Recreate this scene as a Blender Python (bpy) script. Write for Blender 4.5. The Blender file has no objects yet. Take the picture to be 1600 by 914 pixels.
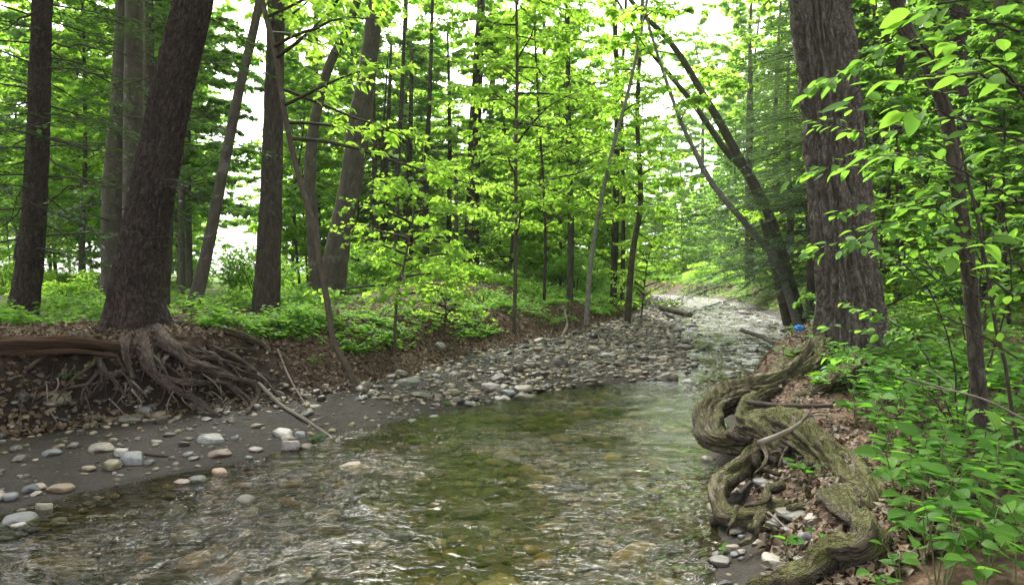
import bpy, math, random, time
import numpy as np
from mathutils import Matrix, Vector

T0 = time.time()
random.seed(7)
SC = bpy.context.scene
COL = SC.collection

# ------------------------------------------------------------------ camera, sky, sun, exposure
CAMZ, F, HY = 1.6, 1067.0, 440.0          # eye height, focal length in photo pixels, horizon row
cam_d = bpy.data.cameras.new('camera')
cam_d.sensor_width = 36.0
cam_d.lens = 36.0 * F / 1600.0
cam_d.shift_y = -(457.0 - HY) / 1600.0
cam_d.clip_start = 0.05
cam_d.clip_end = 2000.0
cam = bpy.data.objects.new('camera', cam_d)
COL.objects.link(cam)
cam.location = (0, 0, CAMZ)
cam.rotation_euler = (math.radians(90), 0, 0)
SC.camera = cam

SUN_EL, SUN_AZ = 50.0, -18.0              # azimuth from +Y towards +X (degrees): high, ahead and to the left
world = bpy.data.worlds.new('World')
SC.world = world
world.use_nodes = True
wn = world.node_tree
wn.nodes.clear()
w_out = wn.nodes.new('ShaderNodeOutputWorld')
w_bg = wn.nodes.new('ShaderNodeBackground')
w_sky = wn.nodes.new('ShaderNodeTexSky')
w_sky.sky_type = 'NISHITA'
w_sky.sun_disc = False
w_sky.sun_elevation = math.radians(SUN_EL)
w_sky.sun_rotation = math.radians(SUN_AZ)
w_sky.air_density = 1.0
w_sky.dust_density = 4.0
w_sky.ozone_density = 1.0
w_hsv = wn.nodes.new('ShaderNodeHueSaturation')
w_hsv.inputs['Saturation'].default_value = 0.12     # thin bright overcast
w_hsv.inputs['Value'].default_value = 1.0
wn.links.new(w_sky.outputs[0], w_hsv.inputs['Color'])
wn.links.new(w_hsv.outputs[0], w_bg.inputs['Color'])
w_bg.inputs['Strength'].default_value = 0.15
wn.links.new(w_bg.outputs[0], w_out.inputs['Surface'])

sun_d = bpy.data.lights.new('sun', 'SUN')
sun_d.energy = 3.4
sun_d.angle = math.radians(32)
sun_d.color = (1.0, 0.95, 0.86)
sun = bpy.data.objects.new('sun', sun_d)
COL.objects.link(sun)
_e, _a = math.radians(SUN_EL), math.radians(SUN_AZ)
sun_dir = Vector((math.sin(_a) * math.cos(_e), math.cos(_a) * math.cos(_e), math.sin(_e)))
sun.rotation_euler = sun_dir.to_track_quat('Z', 'Y').to_euler()
sun.location = (0, 0, 40)

SC.view_settings.view_transform = 'Standard'
SC.view_settings.look = 'None'
SC.view_settings.exposure = 2.1
SC.view_settings.gamma = 1.0
SC.view_settings.use_curve_mapping = False
SC.render.engine = 'CYCLES'
cy = SC.cycles
cy.max_bounces = 9
cy.diffuse_bounces = 5
cy.glossy_bounces = 2
cy.transmission_bounces = 6
cy.transparent_max_bounces = 8
cy.caustics_reflective = False
cy.caustics_refractive = False
cy.use_denoising = True
try:
    cy.denoiser = 'OPENIMAGEDENOISE'
    cy.denoising_input_passes = 'RGB_ALBEDO_NORMAL'
except Exception:
    pass
cy.sample_clamp_indirect = 6.0

# ------------------------------------------------------------------ small maths
def at(px, py, Y):
    return np.array([(px - 800.0) / F * Y, Y, CAMZ - (py - HY) / F * Y])

def atz(px, py, z):
    Y = (CAMZ - z) * F / (py - HY)
    return np.array([(px - 800.0) / F * Y, Y, z])

_perm = np.random.default_rng(3).permutation(256).astype(np.int64)
_perm = np.concatenate([_perm, _perm, _perm])
_gr = np.random.default_rng(5).normal(size=(256, 3))
_gr /= np.linalg.norm(_gr, axis=1)[:, None]

def perlin(p):
    p = np.asarray(p, float)
    i = np.floor(p).astype(np.int64)
    f = p - i
    i &= 255
    u = f * f * f * (f * (f * 6 - 15) + 10)
    out = np.zeros(p.shape[:-1])
    for dx in (0, 1):
        wx = u[..., 0] if dx else 1 - u[..., 0]
        for dy in (0, 1):
            wy = u[..., 1] if dy else 1 - u[..., 1]
            for dz in (0, 1):
                wz = u[..., 2] if dz else 1 - u[..., 2]
                h = _perm[_perm[_perm[(i[..., 0] + dx) & 255] + ((i[..., 1] + dy) & 255)] + ((i[..., 2] + dz) & 255)]
                g = _gr[h]
                d = (f[..., 0] - dx) * g[..., 0] + (f[..., 1] - dy) * g[..., 1] + (f[..., 2] - dz) * g[..., 2]
                out += wx * wy * wz * d
    return out * 1.5

def fbm(p, n=3):
    a, s, o = 1.0, 0.0, 0.0
    p = np.asarray(p, float)
    for k in range(n):
        s = s + a * perlin(p + 17.3 * k)
        o += a
        a *= 0.5
        p = p * 2.03
    return s / o

def n2(x, y, sc, seed=0.0, n=3):
    x = np.asarray(x, float); y = np.asarray(y, float)
    return fbm(np.stack([x * sc, y * sc, np.full_like(x, seed + 0.37)], -1), n)

def sstep(a, b, x):
    t = np.clip((x - a) / (b - a), 0, 1)
    return t * t * (3 - 2 * t)

def nrm(v):
    return v / np.maximum(np.linalg.norm(v, axis=-1, keepdims=True), 1e-9)

def catmull(P, m):
    P = np.asarray(P, float)
    n = len(P)
    if n < 3:
        t = np.linspace(0, 1, m)[:, None]
        return P[0] * (1 - t) + P[-1] * t
    E = np.vstack([2 * P[0] - P[1], P, 2 * P[-1] - P[-2]])
    s = np.linspace(0, n - 1 - 1e-6, m)
    i = s.astype(int); t = (s - i)[:, None]
    a, b, c, d = E[i], E[i + 1], E[i + 2], E[i + 3]
    return 0.5 * ((2 * b) + (-a + c) * t + (2 * a - 5 * b + 4 * c - d) * t * t + (-a + 3 * b - 3 * c + d) * t ** 3)

# ------------------------------------------------------------------ mesh building
class MB:
    """Collects polygons (numpy) for one mesh."""
    def __init__(s):
        s.V, s.Fs, s.A, s.n = [], [], {}, 0
    def add(s, V, faces, **attrs):
        V = np.asarray(V, float)
        s.V.append(V)
        for f in (faces if isinstance(faces, list) else [faces]):
            s.Fs.append(np.asarray(f, np.int64) + s.n)
        for k, a in attrs.items():
            s.A.setdefault(k, []).append((s.n, np.asarray(a, float)))
        s.n += len(V)
    def mesh(s, name, smooth=True):
        me = bpy.data.meshes.new(name)
        V = np.concatenate(s.V) if s.V else np.zeros((0, 3))
        me.vertices.add(len(V))
        me.vertices.foreach_set('co', V.astype(np.float32).ravel())
        tot = [np.full(len(f), f.shape[1], np.int32) for f in s.Fs if len(f)]
        idx = [f.ravel() for f in s.Fs if len(f)]
        tot = np.concatenate(tot); idx = np.concatenate(idx).astype(np.int32)
        me.loops.add(len(idx))
        me.loops.foreach_set('vertex_index', idx)
        me.polygons.add(len(tot))
        st = np.concatenate([[0], np.cumsum(tot)[:-1]]).astype(np.int32)
        me.polygons.foreach_set('loop_start', st)
        me.polygons.foreach_set('use_smooth', np.full(len(tot), smooth, bool))
        for k, lst in s.A.items():
            dim = lst[0][1].shape[1] if lst[0][1].ndim > 1 else 1
            full = np.zeros((len(V), dim))
            for o, a in lst:
                full[o:o + len(a)] = a.reshape(len(a), dim)
            at_ = me.attributes.new(k, 'FLOAT' if dim == 1 else 'FLOAT_VECTOR', 'POINT')
            at_.data.foreach_set('value' if dim == 1 else 'vector', full.astype(np.float32).ravel())
        me.update(calc_edges=True)
        me.validate()
        return me
    def obj(s, name, mat, parent=None, loc=None, smooth=True):
        me = s.mesh(name, smooth)
        me.materials.append(mat)
        return link(name, me, parent, loc)

CH = {}

def link(name, me, parent=None, loc=None):
    o = bpy.data.objects.new(name, me)
    COL.objects.link(o)
    if parent is not None:
        o.parent = parent
        CH.setdefault(parent.name, []).append(o)
    if loc is not None:
        o.location = loc
    return o

def empty(name, loc=(0, 0, 0)):
    o = bpy.data.objects.new(name, None)
    o.empty_display_size = 0.1
    COL.objects.link(o)
    o.location = tuple(float(c) for c in loc)
    return o

def tag(o, label=None, cat=None, group=None, kind=None):
    if label: o['label'] = label
    if cat: o['category'] = cat
    if group: o['group'] = group
    if kind: o['kind'] = kind
    return o

def tube(mb, P, R, sides=10, rings=None, disp=None, cap=True, flat=1.0, tint=0.0, seed=0.0):
    """A tapering tube along P; stores the path-local coordinate 'bark' = (cos*r, sin*r, length)."""
    P = np.asarray(P, float); R = np.asarray(R, float)
    m = rings or max(4, len(P) * 3)
    C = catmull(P, m)
    r = np.interp(np.linspace(0, 1, m), np.linspace(0, 1, len(R)), R)
    Tn = nrm(np.gradient(C, axis=0))
    up = np.array([0, 0, 1.0]) if abs(Tn[0][2]) < 0.8 else np.array([0, 1.0, 0])
    N = np.zeros_like(C)
    v = nrm(np.cross(Tn[0], np.cross(up, Tn[0])))
    for i in range(m):
        v = v - Tn[i] * np.dot(v, Tn[i])
        v = v / max(np.linalg.norm(v), 1e-9)
        N[i] = v
    B = np.cross(Tn, N)
    s = np.concatenate([[0], np.cumsum(np.linalg.norm(np.diff(C, axis=0), axis=1))])
    th = np.linspace(0, 2 * math.pi, sides, endpoint=False)
    ct, sn = np.cos(th), np.sin(th)
    rr = np.repeat(r[:, None], sides, 1)
    r0 = max(float(r.mean()), 1e-4)
    bark = np.stack([np.broadcast_to(ct * r0, (m, sides)), np.broadcast_to(sn * r0, (m, sides)), np.repeat(s[:, None], sides, 1)], -1) + seed
    dirs = N[:, None, :] * ct[None, :, None] + B[:, None, :] * sn[None, :, None] * flat
    if disp is not None:
        rr = rr + disp(bark, th[None, :] + 0 * s[:, None], s[:, None] + 0 * th[None, :], rr)
    V = C[:, None, :] + dirs * rr[..., None]
    i = np.arange(m - 1)[:, None]; j = np.arange(sides)[None, :]
    a = i * sides + j; b = i * sides + (j + 1) % sides
    Fq = np.stack([a, b, b + sides, a + sides], -1).reshape(-1, 4)
    V = V.reshape(-1, 3); bk = bark.reshape(-1, 3)
    faces = [Fq]
    if cap:
        n0 = len(V)
        V = np.vstack([V, C[0], C[-1] + Tn[-1] * r[-1] * 0.5])
        bk = np.vstack([bk, bk[0], bk[-1]])
        jj = np.arange(sides)
        faces.append(np.stack([np.full(sides, n0), (jj + 1) % sides, jj], -1))
        o = (m - 1) * sides
        faces.append(np.stack([np.full(sides, n0 + 1), o + jj, o + (jj + 1) % sides], -1))
    mb.add(V, faces, bark=bk)
    return C

def leaf_tris(mb, P, D, N, L, W, tint=None, fold=0.18, sag=0.12):
    """Folded pointed leaves: P base, D direction, N normal, L length, W half-width."""
    P = np.asarray(P); n = len(P)
    if n == 0: return
    D = nrm(D)
    S = nrm(np.cross(D, N)); N = np.cross(S, D)
    L = np.broadcast_to(L, n)[:, None]; W = np.broadcast_to(W, n)[:, None]
    b = P
    mid = P + D * L * 0.42
    l = mid - S * W + N * W * fold * 2
    r = mid + S * W + N * W * fold * 2
    t = P + D * L - N * L * sag
    V = np.stack([b, r, t, l], 1).reshape(-1, 3)
    k = np.arange(n)[:, None] * 4
    Ft = np.concatenate([k + np.array([[0, 1, 2]]), k + np.array([[0, 2, 3]])])
    if tint is None:
        tint = np.random.default_rng(n).random(n)
    mb.add(V, Ft, tint=np.repeat(tint, 4))

# ------------------------------------------------------------------ materials
def mat(name):
    m = bpy.data.materials.new(name)
    m.use_nodes = True
    m.node_tree.nodes.clear()
    nt = m.node_tree
    out = nt.nodes.new('ShaderNodeOutputMaterial')
    return m, nt, out

def nd(nt, t, **kw):
    n = nt.nodes.new(t)
    for k, v in kw.items():
        if k.startswith('i_'):
            n.inputs[k[2:].replace('_', ' ')].default_value = v
        else:
            setattr(n, k, v)
    return n

def ramp(nt, stops, fac=None, interp='LINEAR'):
    r = nt.nodes.new('ShaderNodeValToRGB')
    r.color_ramp.interpolation = interp
    while len(r.color_ramp.elements) < len(stops):
        r.color_ramp.elements.new(0.5)
    for e, (p, c) in zip(r.color_ramp.elements, stops):
        e.position = p
        e.color = (c[0], c[1], c[2], 1)
    if fac is not None:
        nt.links.new(fac, r.inputs[0])
    return r

def mixc(nt, fac, a, b, blend='MIX'):
    m = nt.nodes.new('ShaderNodeMix')
    m.data_type = 'RGBA'
    m.blend_type = blend
    for sock, v in ((m.inputs[0], fac), (m.inputs[6], a), (m.inputs[7], b)):
        if hasattr(v, 'is_linked'): nt.links.new(v, sock)
        elif isinstance(v, (int, float)): sock.default_value = v
        else: sock.default_value = (v[0], v[1], v[2], 1)
    return m.outputs[2]

def mathn(nt, op, a, b=0.0, clamp=False):
    m = nt.nodes.new('ShaderNodeMath')
    m.operation = op
    m.use_clamp = clamp
    for k, v in ((0, a), (1, b)):
        if hasattr(v, 'is_linked'): nt.links.new(v, m.inputs[k])
        else: m.inputs[k].default_value = v
    return m.outputs[0]

def attr(nt, name):
    a = nt.nodes.new('ShaderNodeAttribute')
    a.attribute_name = name
    return a

def noise(nt, vec, scale, detail=4.0, rough=0.55, dist=0.0):
    n = nt.nodes.new('ShaderNodeTexNoise')
    n.inputs['Scale'].default_value = scale
    n.inputs['Detail'].default_value = detail
    n.inputs['Roughness'].default_value = rough
    n.inputs['Distortion'].default_value = dist
    if vec is not None: nt.links.new(vec, n.inputs['Vector'])
    return n

def mapping(nt, vec, scale, loc=(0, 0, 0)):
    m = nt.nodes.new('ShaderNodeMapping')
    m.inputs['Scale'].default_value = scale
    m.inputs['Location'].default_value = loc
    nt.links.new(vec, m.inputs['Vector'])
    return m.outputs[0]

def leaf_mat(name, dark, light, trans, t_fac=0.5, rough=0.45, gloss=0.06):
    m, nt, out = mat(name)
    oi = nd(nt, 'ShaderNodeObjectInfo')
    a = attr(nt, 'tint')
    f = mathn(nt, 'ADD', mathn(nt, 'MULTIPLY', a.outputs['Fac'], 0.7), mathn(nt, 'MULTIPLY', oi.outputs['Random'], 0.3), True)
    col = mixc(nt, f, dark, light)
    trc = mixc(nt, f, [c * 0.75 for c in trans], trans)
    d = nd(nt, 'ShaderNodeBsdfDiffuse'); nt.links.new(col, d.inputs['Color'])
    t = nd(nt, 'ShaderNodeBsdfTranslucent'); nt.links.new(trc, t.inputs['Color'])
    mx = nd(nt, 'ShaderNodeMixShader'); mx.inputs[0].default_value = t_fac
    nt.links.new(d.outputs[0], mx.inputs[1]); nt.links.new(t.outputs[0], mx.inputs[2])
    g = nd(nt, 'ShaderNodeBsdfGlossy'); g.inputs['Roughness'].default_value = rough
    g.inputs['Color'].default_value = (0.8, 0.9, 0.85, 1)
    mx2 = nd(nt, 'ShaderNodeMixShader'); mx2.inputs[0].default_value = gloss
    nt.links.new(mx.outputs[0], mx2.inputs[1]); nt.links.new(g.outputs[0], mx2.inputs[2])
    nt.links.new(mx2.outputs[0], out.inputs['Surface'])
    return m

def broad_leaf_mat(name, dark, light, trans, t_fac):
    m, nt, out = mat(name)
    oi = nd(nt, 'ShaderNodeObjectInfo')
    tc = nd(nt, 'ShaderNodeTexCoord')
    sp = nd(nt, 'ShaderNodeSeparateXYZ'); nt.links.new(tc.outputs['Object'], sp.inputs[0])
    ax = mathn(nt, 'ABSOLUTE', sp.outputs['X'])
    ph = mathn(nt, 'MULTIPLY', mathn(nt, 'SUBTRACT', sp.outputs['Y'], mathn(nt, 'MULTIPLY', ax, 1.1)), 52.0)
    vein = ramp(nt, [(0.86, (0, 0, 0)), (1.0, (1, 1, 1))], mathn(nt, 'SINE', ph))
    rib = ramp(nt, [(0.006, (1, 1, 1)), (0.02, (0, 0, 0))], ax)
    vf = mathn(nt, 'MAXIMUM', mathn(nt, 'MULTIPLY', vein.outputs[0], 0.35), rib.outputs[0])
    pv = nd(nt, 'ShaderNodeVectorMath'); pv.operation = 'ADD'
    nt.links.new(tc.outputs['Object'], pv.inputs[0]); nt.links.new(oi.outputs['Location'], pv.inputs[1])
    n1 = noise(nt, pv.outputs[0], 3.5, 4, 0.6)
    f = mathn(nt, 'ADD', mathn(nt, 'MULTIPLY', oi.outputs['Random'], 0.65), mathn(nt, 'MULTIPLY', n1.outputs['Fac'], 0.45), True)
    col = mixc(nt, f, dark, light)
    trc = mixc(nt, f, [trans[0] * .5, trans[1] * .68, trans[2]], trans)
    col = mixc(nt, mathn(nt, 'MULTIPLY', vf, 0.35), col, [c * 1.6 + .02 for c in light])
    trc = mixc(nt, mathn(nt, 'MULTIPLY', vf, 0.45), trc, [c * .55 for c in trans])
    spots = ramp(nt, [(0.70, (0, 0, 0)), (0.76, (1, 1, 1))], noise(nt, pv.outputs[0], 7.0, 3, 0.6).outputs['Fac'])
    col = mixc(nt, mathn(nt, 'MULTIPLY', spots.outputs[0], 0.6), col, (0.10, 0.075, 0.02))
    bmp = nd(nt, 'ShaderNodeBump'); bmp.inputs['Strength'].default_value = 0.5; bmp.inputs['Distance'].default_value = 0.004
    nt.links.new(mathn(nt, 'SUBTRACT', mathn(nt, 'MULTIPLY', n1.outputs['Fac'], 0.6), vf), bmp.inputs['Height'])
    d = nd(nt, 'ShaderNodeBsdfDiffuse'); nt.links.new(col, d.inputs['Color']); nt.links.new(bmp.outputs[0], d.inputs['Normal'])
    t = nd(nt, 'ShaderNodeBsdfTranslucent'); nt.links.new(trc, t.inputs['Color'])
    mx = nd(nt, 'ShaderNodeMixShader'); mx.inputs[0].default_value = t_fac
    nt.links.new(d.outputs[0], mx.inputs[1]); nt.links.new(t.outputs[0], mx.inputs[2])
    g_ = nd(nt, 'ShaderNodeBsdfGlossy'); g_.inputs['Roughness'].default_value = 0.5
    nt.links.new(bmp.outputs[0], g_.inputs['Normal'])
    mx2 = nd(nt, 'ShaderNodeMixShader'); mx2.inputs[0].default_value = 0.015
    nt.links.new(mx.outputs[0], mx2.inputs[1]); nt.links.new(g_.outputs[0], mx2.inputs[2])
    nt.links.new(mx2.outputs[0], out.inputs['Surface'])
    return m

def bark_mat(name, c_dark, c_light, along=0.16, scale=14.0, bump=0.6, moss=0.0, lichen=0.0, rough=0.9, pale=None, crack=0.45):
    m, nt, out = mat(name)
    a = attr(nt, 'bark')
    v = mapping(nt, a.outputs['Vector'], (1, 1, along))
    n1 = noise(nt, v, scale, 6, 0.62, 0.3)
    n2_ = noise(nt, a.outputs['Vector'], scale * 4.5, 4, 0.6)
    n3 = noise(nt, a.outputs['Vector'], 2.2, 3, 0.5)
    f = mathn(nt, 'ADD', mathn(nt, 'MULTIPLY', n1.outputs['Fac'], 0.75), mathn(nt, 'MULTIPLY', n2_.outputs['Fac'], 0.25))
    r = ramp(nt, [(0.36, c_dark), (0.64, c_light)], f)
    col = mixc(nt, mathn(nt, 'MULTIPLY', n3.outputs['Fac'], 0.6), r.outputs[0], [c * 0.45 for c in c_light])
    vo = nd(nt, 'ShaderNodeTexVoronoi'); vo.feature = 'DISTANCE_TO_EDGE'; vo.inputs['Scale'].default_value = scale * 1.25
    wv = mixc(nt, 0.06, v, noise(nt, v, scale * 1.5, 3).outputs['Color'])
    nt.links.new(wv, vo.inputs['Vector'])
    crk = ramp(nt, [(0.0, (0, 0, 0)), (0.16, (1, 1, 1))], vo.outputs['Distance'])
    col = mixc(nt, mathn(nt, 'MULTIPLY', mathn(nt, 'SUBTRACT', 1.0, crk.outputs[0]), crack), col, [c * 0.55 for c in c_dark])
    f = mathn(nt, 'ADD', f, mathn(nt, 'MULTIPLY', crk.outputs[0], crack * 0.9))
    if pale is not None:
        pf = ramp(nt, [(0.55, (0, 0, 0)), (0.66, (1, 1, 1))], noise(nt, v, scale * 0.3, 3, 0.6).outputs['Fac'])
        col = mixc(nt, mathn(nt, 'MULTIPLY', pf.outputs[0], 0.7), col, pale)
    if lichen:
        lf = ramp(nt, [(0.58, (0, 0, 0)), (0.68, (1, 1, 1))], noise(nt, a.outputs['Vector'], 5.0, 5, 0.6).outputs['Fac'])
        col = mixc(nt, mathn(nt, 'MULTIPLY', lf.outputs[0], lichen), col, (0.26, 0.29, 0.24))
    if moss:
        geo = nd(nt, 'ShaderNodeNewGeometry')
        sep = nd(nt, 'ShaderNodeSeparateXYZ'); nt.links.new(geo.outputs['Normal'], sep.inputs[0])
        mn = noise(nt, geo.outputs['Position'], 7.0, 5, 0.65)
        mf = mathn(nt, 'ADD', mathn(nt, 'MULTIPLY', sep.outputs['Z'], 0.28), mathn(nt, 'MULTIPLY', mn.outputs['Fac'], 1.15))
        mr = ramp(nt, [(0.60, (0, 0, 0)), (0.82, (1, 1, 1))], mf)
        mc = mixc(nt, noise(nt, geo.outputs['Position'], 60.0, 2).outputs['Fac'], (0.028, 0.035, 0.006), (0.115, 0.125, 0.020))
        col = mixc(nt, mathn(nt, 'MULTIPLY', mr.outputs[0], moss), col, mc)
    p = nd(nt, 'ShaderNodeBsdfPrincipled')
    nt.links.new(col, p.inputs['Base Color'])
    p.inputs['Roughness'].default_value = rough
    p.inputs['Specular IOR Level'].default_value = 0.25
    b = nd(nt, 'ShaderNodeBump'); b.inputs['Strength'].default_value = bump; b.inputs['Distance'].default_value = 0.03
    nt.links.new(f, b.inputs['Height']); nt.links.new(b.outputs[0], p.inputs['Normal'])
    nt.links.new(p.outputs[0], out.inputs['Surface'])
    return m

M = {}
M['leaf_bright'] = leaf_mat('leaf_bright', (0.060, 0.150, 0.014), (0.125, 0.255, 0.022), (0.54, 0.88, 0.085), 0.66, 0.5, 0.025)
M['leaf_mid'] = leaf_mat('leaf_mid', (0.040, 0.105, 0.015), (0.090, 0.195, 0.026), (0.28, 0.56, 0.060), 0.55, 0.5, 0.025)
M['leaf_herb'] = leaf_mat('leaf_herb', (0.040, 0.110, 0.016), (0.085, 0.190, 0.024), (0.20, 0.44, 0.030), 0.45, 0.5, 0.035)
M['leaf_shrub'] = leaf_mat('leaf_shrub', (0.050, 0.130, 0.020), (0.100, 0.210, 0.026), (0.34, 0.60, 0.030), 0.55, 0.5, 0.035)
M['broad_herb'] = broad_leaf_mat('broad_herb', (0.022, 0.080, 0.012), (0.085, 0.200, 0.020), (0.20, 0.50, 0.030), 0.45)
M['broad_shrub'] = broad_leaf_mat('broad_shrub', (0.030, 0.100, 0.018), (0.105, 0.225, 0.024), (0.34, 0.62, 0.055), 0.52)
M['needle'] = leaf_mat('needle', (0.020, 0.046, 0.016), (0.044, 0.088, 0.028), (0.08, 0.16, 0.03), 0.35, 0.5, 0.03)
M['litter'] = leaf_mat('litter', (0.030, 0.018, 0.011), (0.190, 0.130, 0.085), (0.14, 0.08, 0.045), 0.15, 0.55, 0.03)
M['fresh_fall'] = leaf_mat('fresh_fall', (0.10, 0.24, 0.03), (0.16, 0.32, 0.05), (0.2, 0.4, 0.05), 0.3)

M['bark_hemlock'] = bark_mat('bark_hemlock', (0.018, 0.013, 0.010), (0.085, 0.061, 0.049), 0.42, 22, 1.0, crack=.6)
M['bark_furrowed'] = bark_mat('bark_furrowed', (0.070, 0.058, 0.048), (0.255, 0.218, 0.182), 0.22, 36, 1.0, lichen=0.25, crack=.55)
M['bark_grey'] = bark_mat('bark_grey', (0.050, 0.043, 0.034), (0.125, 0.110, 0.088), 0.3, 12, 0.5, lichen=0.3, crack=.25)
M['bark_dark'] = bark_mat('bark_dark', (0.030, 0.024, 0.019), (0.105, 0.086, 0.068), 0.25, 18, 0.8, lichen=0.2, crack=.5)
M['bark_sapling'] = bark_mat('bark_sapling', (0.050, 0.040, 0.028), (0.120, 0.098, 0.070), 0.35, 18, 0.4, lichen=0.2, crack=.2)
M['bark_birch'] = bark_mat('bark_birch', (0.10, 0.09, 0.075), (0.34, 0.33, 0.29), 2.5, 9, 0.2, lichen=0.3, crack=.1)
M['twig'] = bark_mat('twig', (0.022, 0.016, 0.012), (0.070, 0.054, 0.042), 0.3, 30, 0.2, crack=.1)
M['twig_pale'] = bark_mat('twig_pale', (0.11, 0.092, 0.075), (0.27, 0.23, 0.19), 0.3, 30, 0.2, crack=.1)
M['root_brown'] = bark_mat('root_brown', (0.035, 0.025, 0.020), (0.165, 0.120, 0.096), 0.3, 26, 1.0, crack=.5)
M['root_mossy'] = bark_mat('root_mossy', (0.030, 0.024, 0.017), (0.150, 0.120, 0.086), 0.40, 26, 1.0, moss=0.7, crack=.5)
M['root_lightmoss'] = bark_mat('root_lightmoss', (0.030, 0.023, 0.016), (0.150, 0.118, 0.080), 0.34, 26, 1.0, moss=0.5, pale=(0.30, 0.25, 0.19), crack=.5)
M['wood_split'] = bark_mat('wood_split', (0.040, 0.022, 0.012), (0.150, 0.085, 0.048), 0.03, 34, 1.0, crack=.5)
M['wood_pale'] = bark_mat('wood_pale', (0.14, 0.105, 0.075), (0.38, 0.32, 0.25), 0.08, 26, 1.0, crack=.3)

def stone_mat(name, from_attr, wet=0.35, algae=0.0):
    m, nt, out = mat(name)
    tc = nd(nt, 'ShaderNodeTexCoord')
    if from_attr:
        base = attr(nt, 'col').outputs['Color']
        vec = nd(nt, 'ShaderNodeNewGeometry').outputs['Position']
    else:
        base = nd(nt, 'ShaderNodeObjectInfo').outputs['Color']
        vec = nd(nt, 'ShaderNodeNewGeometry').outputs['Position']
    n1 = noise(nt, vec, 22.0, 6, 0.7)
    n2_ = noise(nt, vec, 130.0, 3, 0.6)
    f = ramp(nt, [(0.3, (0.55, 0.53, 0.50)), (0.7, (1.3, 1.3, 1.28))], n1.outputs['Fac'])
    col = mixc(nt, 1.0, base, f.outputs[0], 'MULTIPLY')
    f2 = ramp(nt, [(0.35, (0.75, 0.75, 0.75)), (0.65, (1.2, 1.2, 1.2))], n2_.outputs['Fac'])
    col = mixc(nt, 1.0, col, f2.outputs[0], 'MULTIPLY')
    if algae:
        af = ramp(nt, [(0.45, (0, 0, 0)), (0.65, (1, 1, 1))], noise(nt, vec, 4.0, 3).outputs['Fac'])
        col = mixc(nt, mathn(nt, 'MULTIPLY', af.outputs[0], algae), col, (0.07, 0.075, 0.018))
    p = nd(nt, 'ShaderNodeBsdfPrincipled')
    nt.links.new(col, p.inputs['Base Color'])
    rr = ramp(nt, [(0.3, (wet, wet, wet)), (0.7, (wet + 0.4, wet + 0.4, wet + 0.4))], n1.outputs['Fac'])
    nt.links.new(rr.outputs[0], p.inputs['Roughness'])
    b = nd(nt, 'ShaderNodeBump'); b.inputs['Strength'].default_value = 0.35; b.inputs['Distance'].default_value = 0.01
    nt.links.new(mathn(nt, 'ADD', n1.outputs['Fac'], mathn(nt, 'MULTIPLY', n2_.outputs['Fac'], 0.3)), b.inputs['Height'])
    nt.links.new(b.outputs[0], p.inputs['Normal'])
    nt.links.new(p.outputs[0], out.inputs['Surface'])
    return m
M['stone'] = stone_mat('stone', False)
M['stone_mass'] = stone_mat('stone_mass', True)
M['stone_bed'] = stone_mat('stone_bed', True, 0.6, 0.25)

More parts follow.
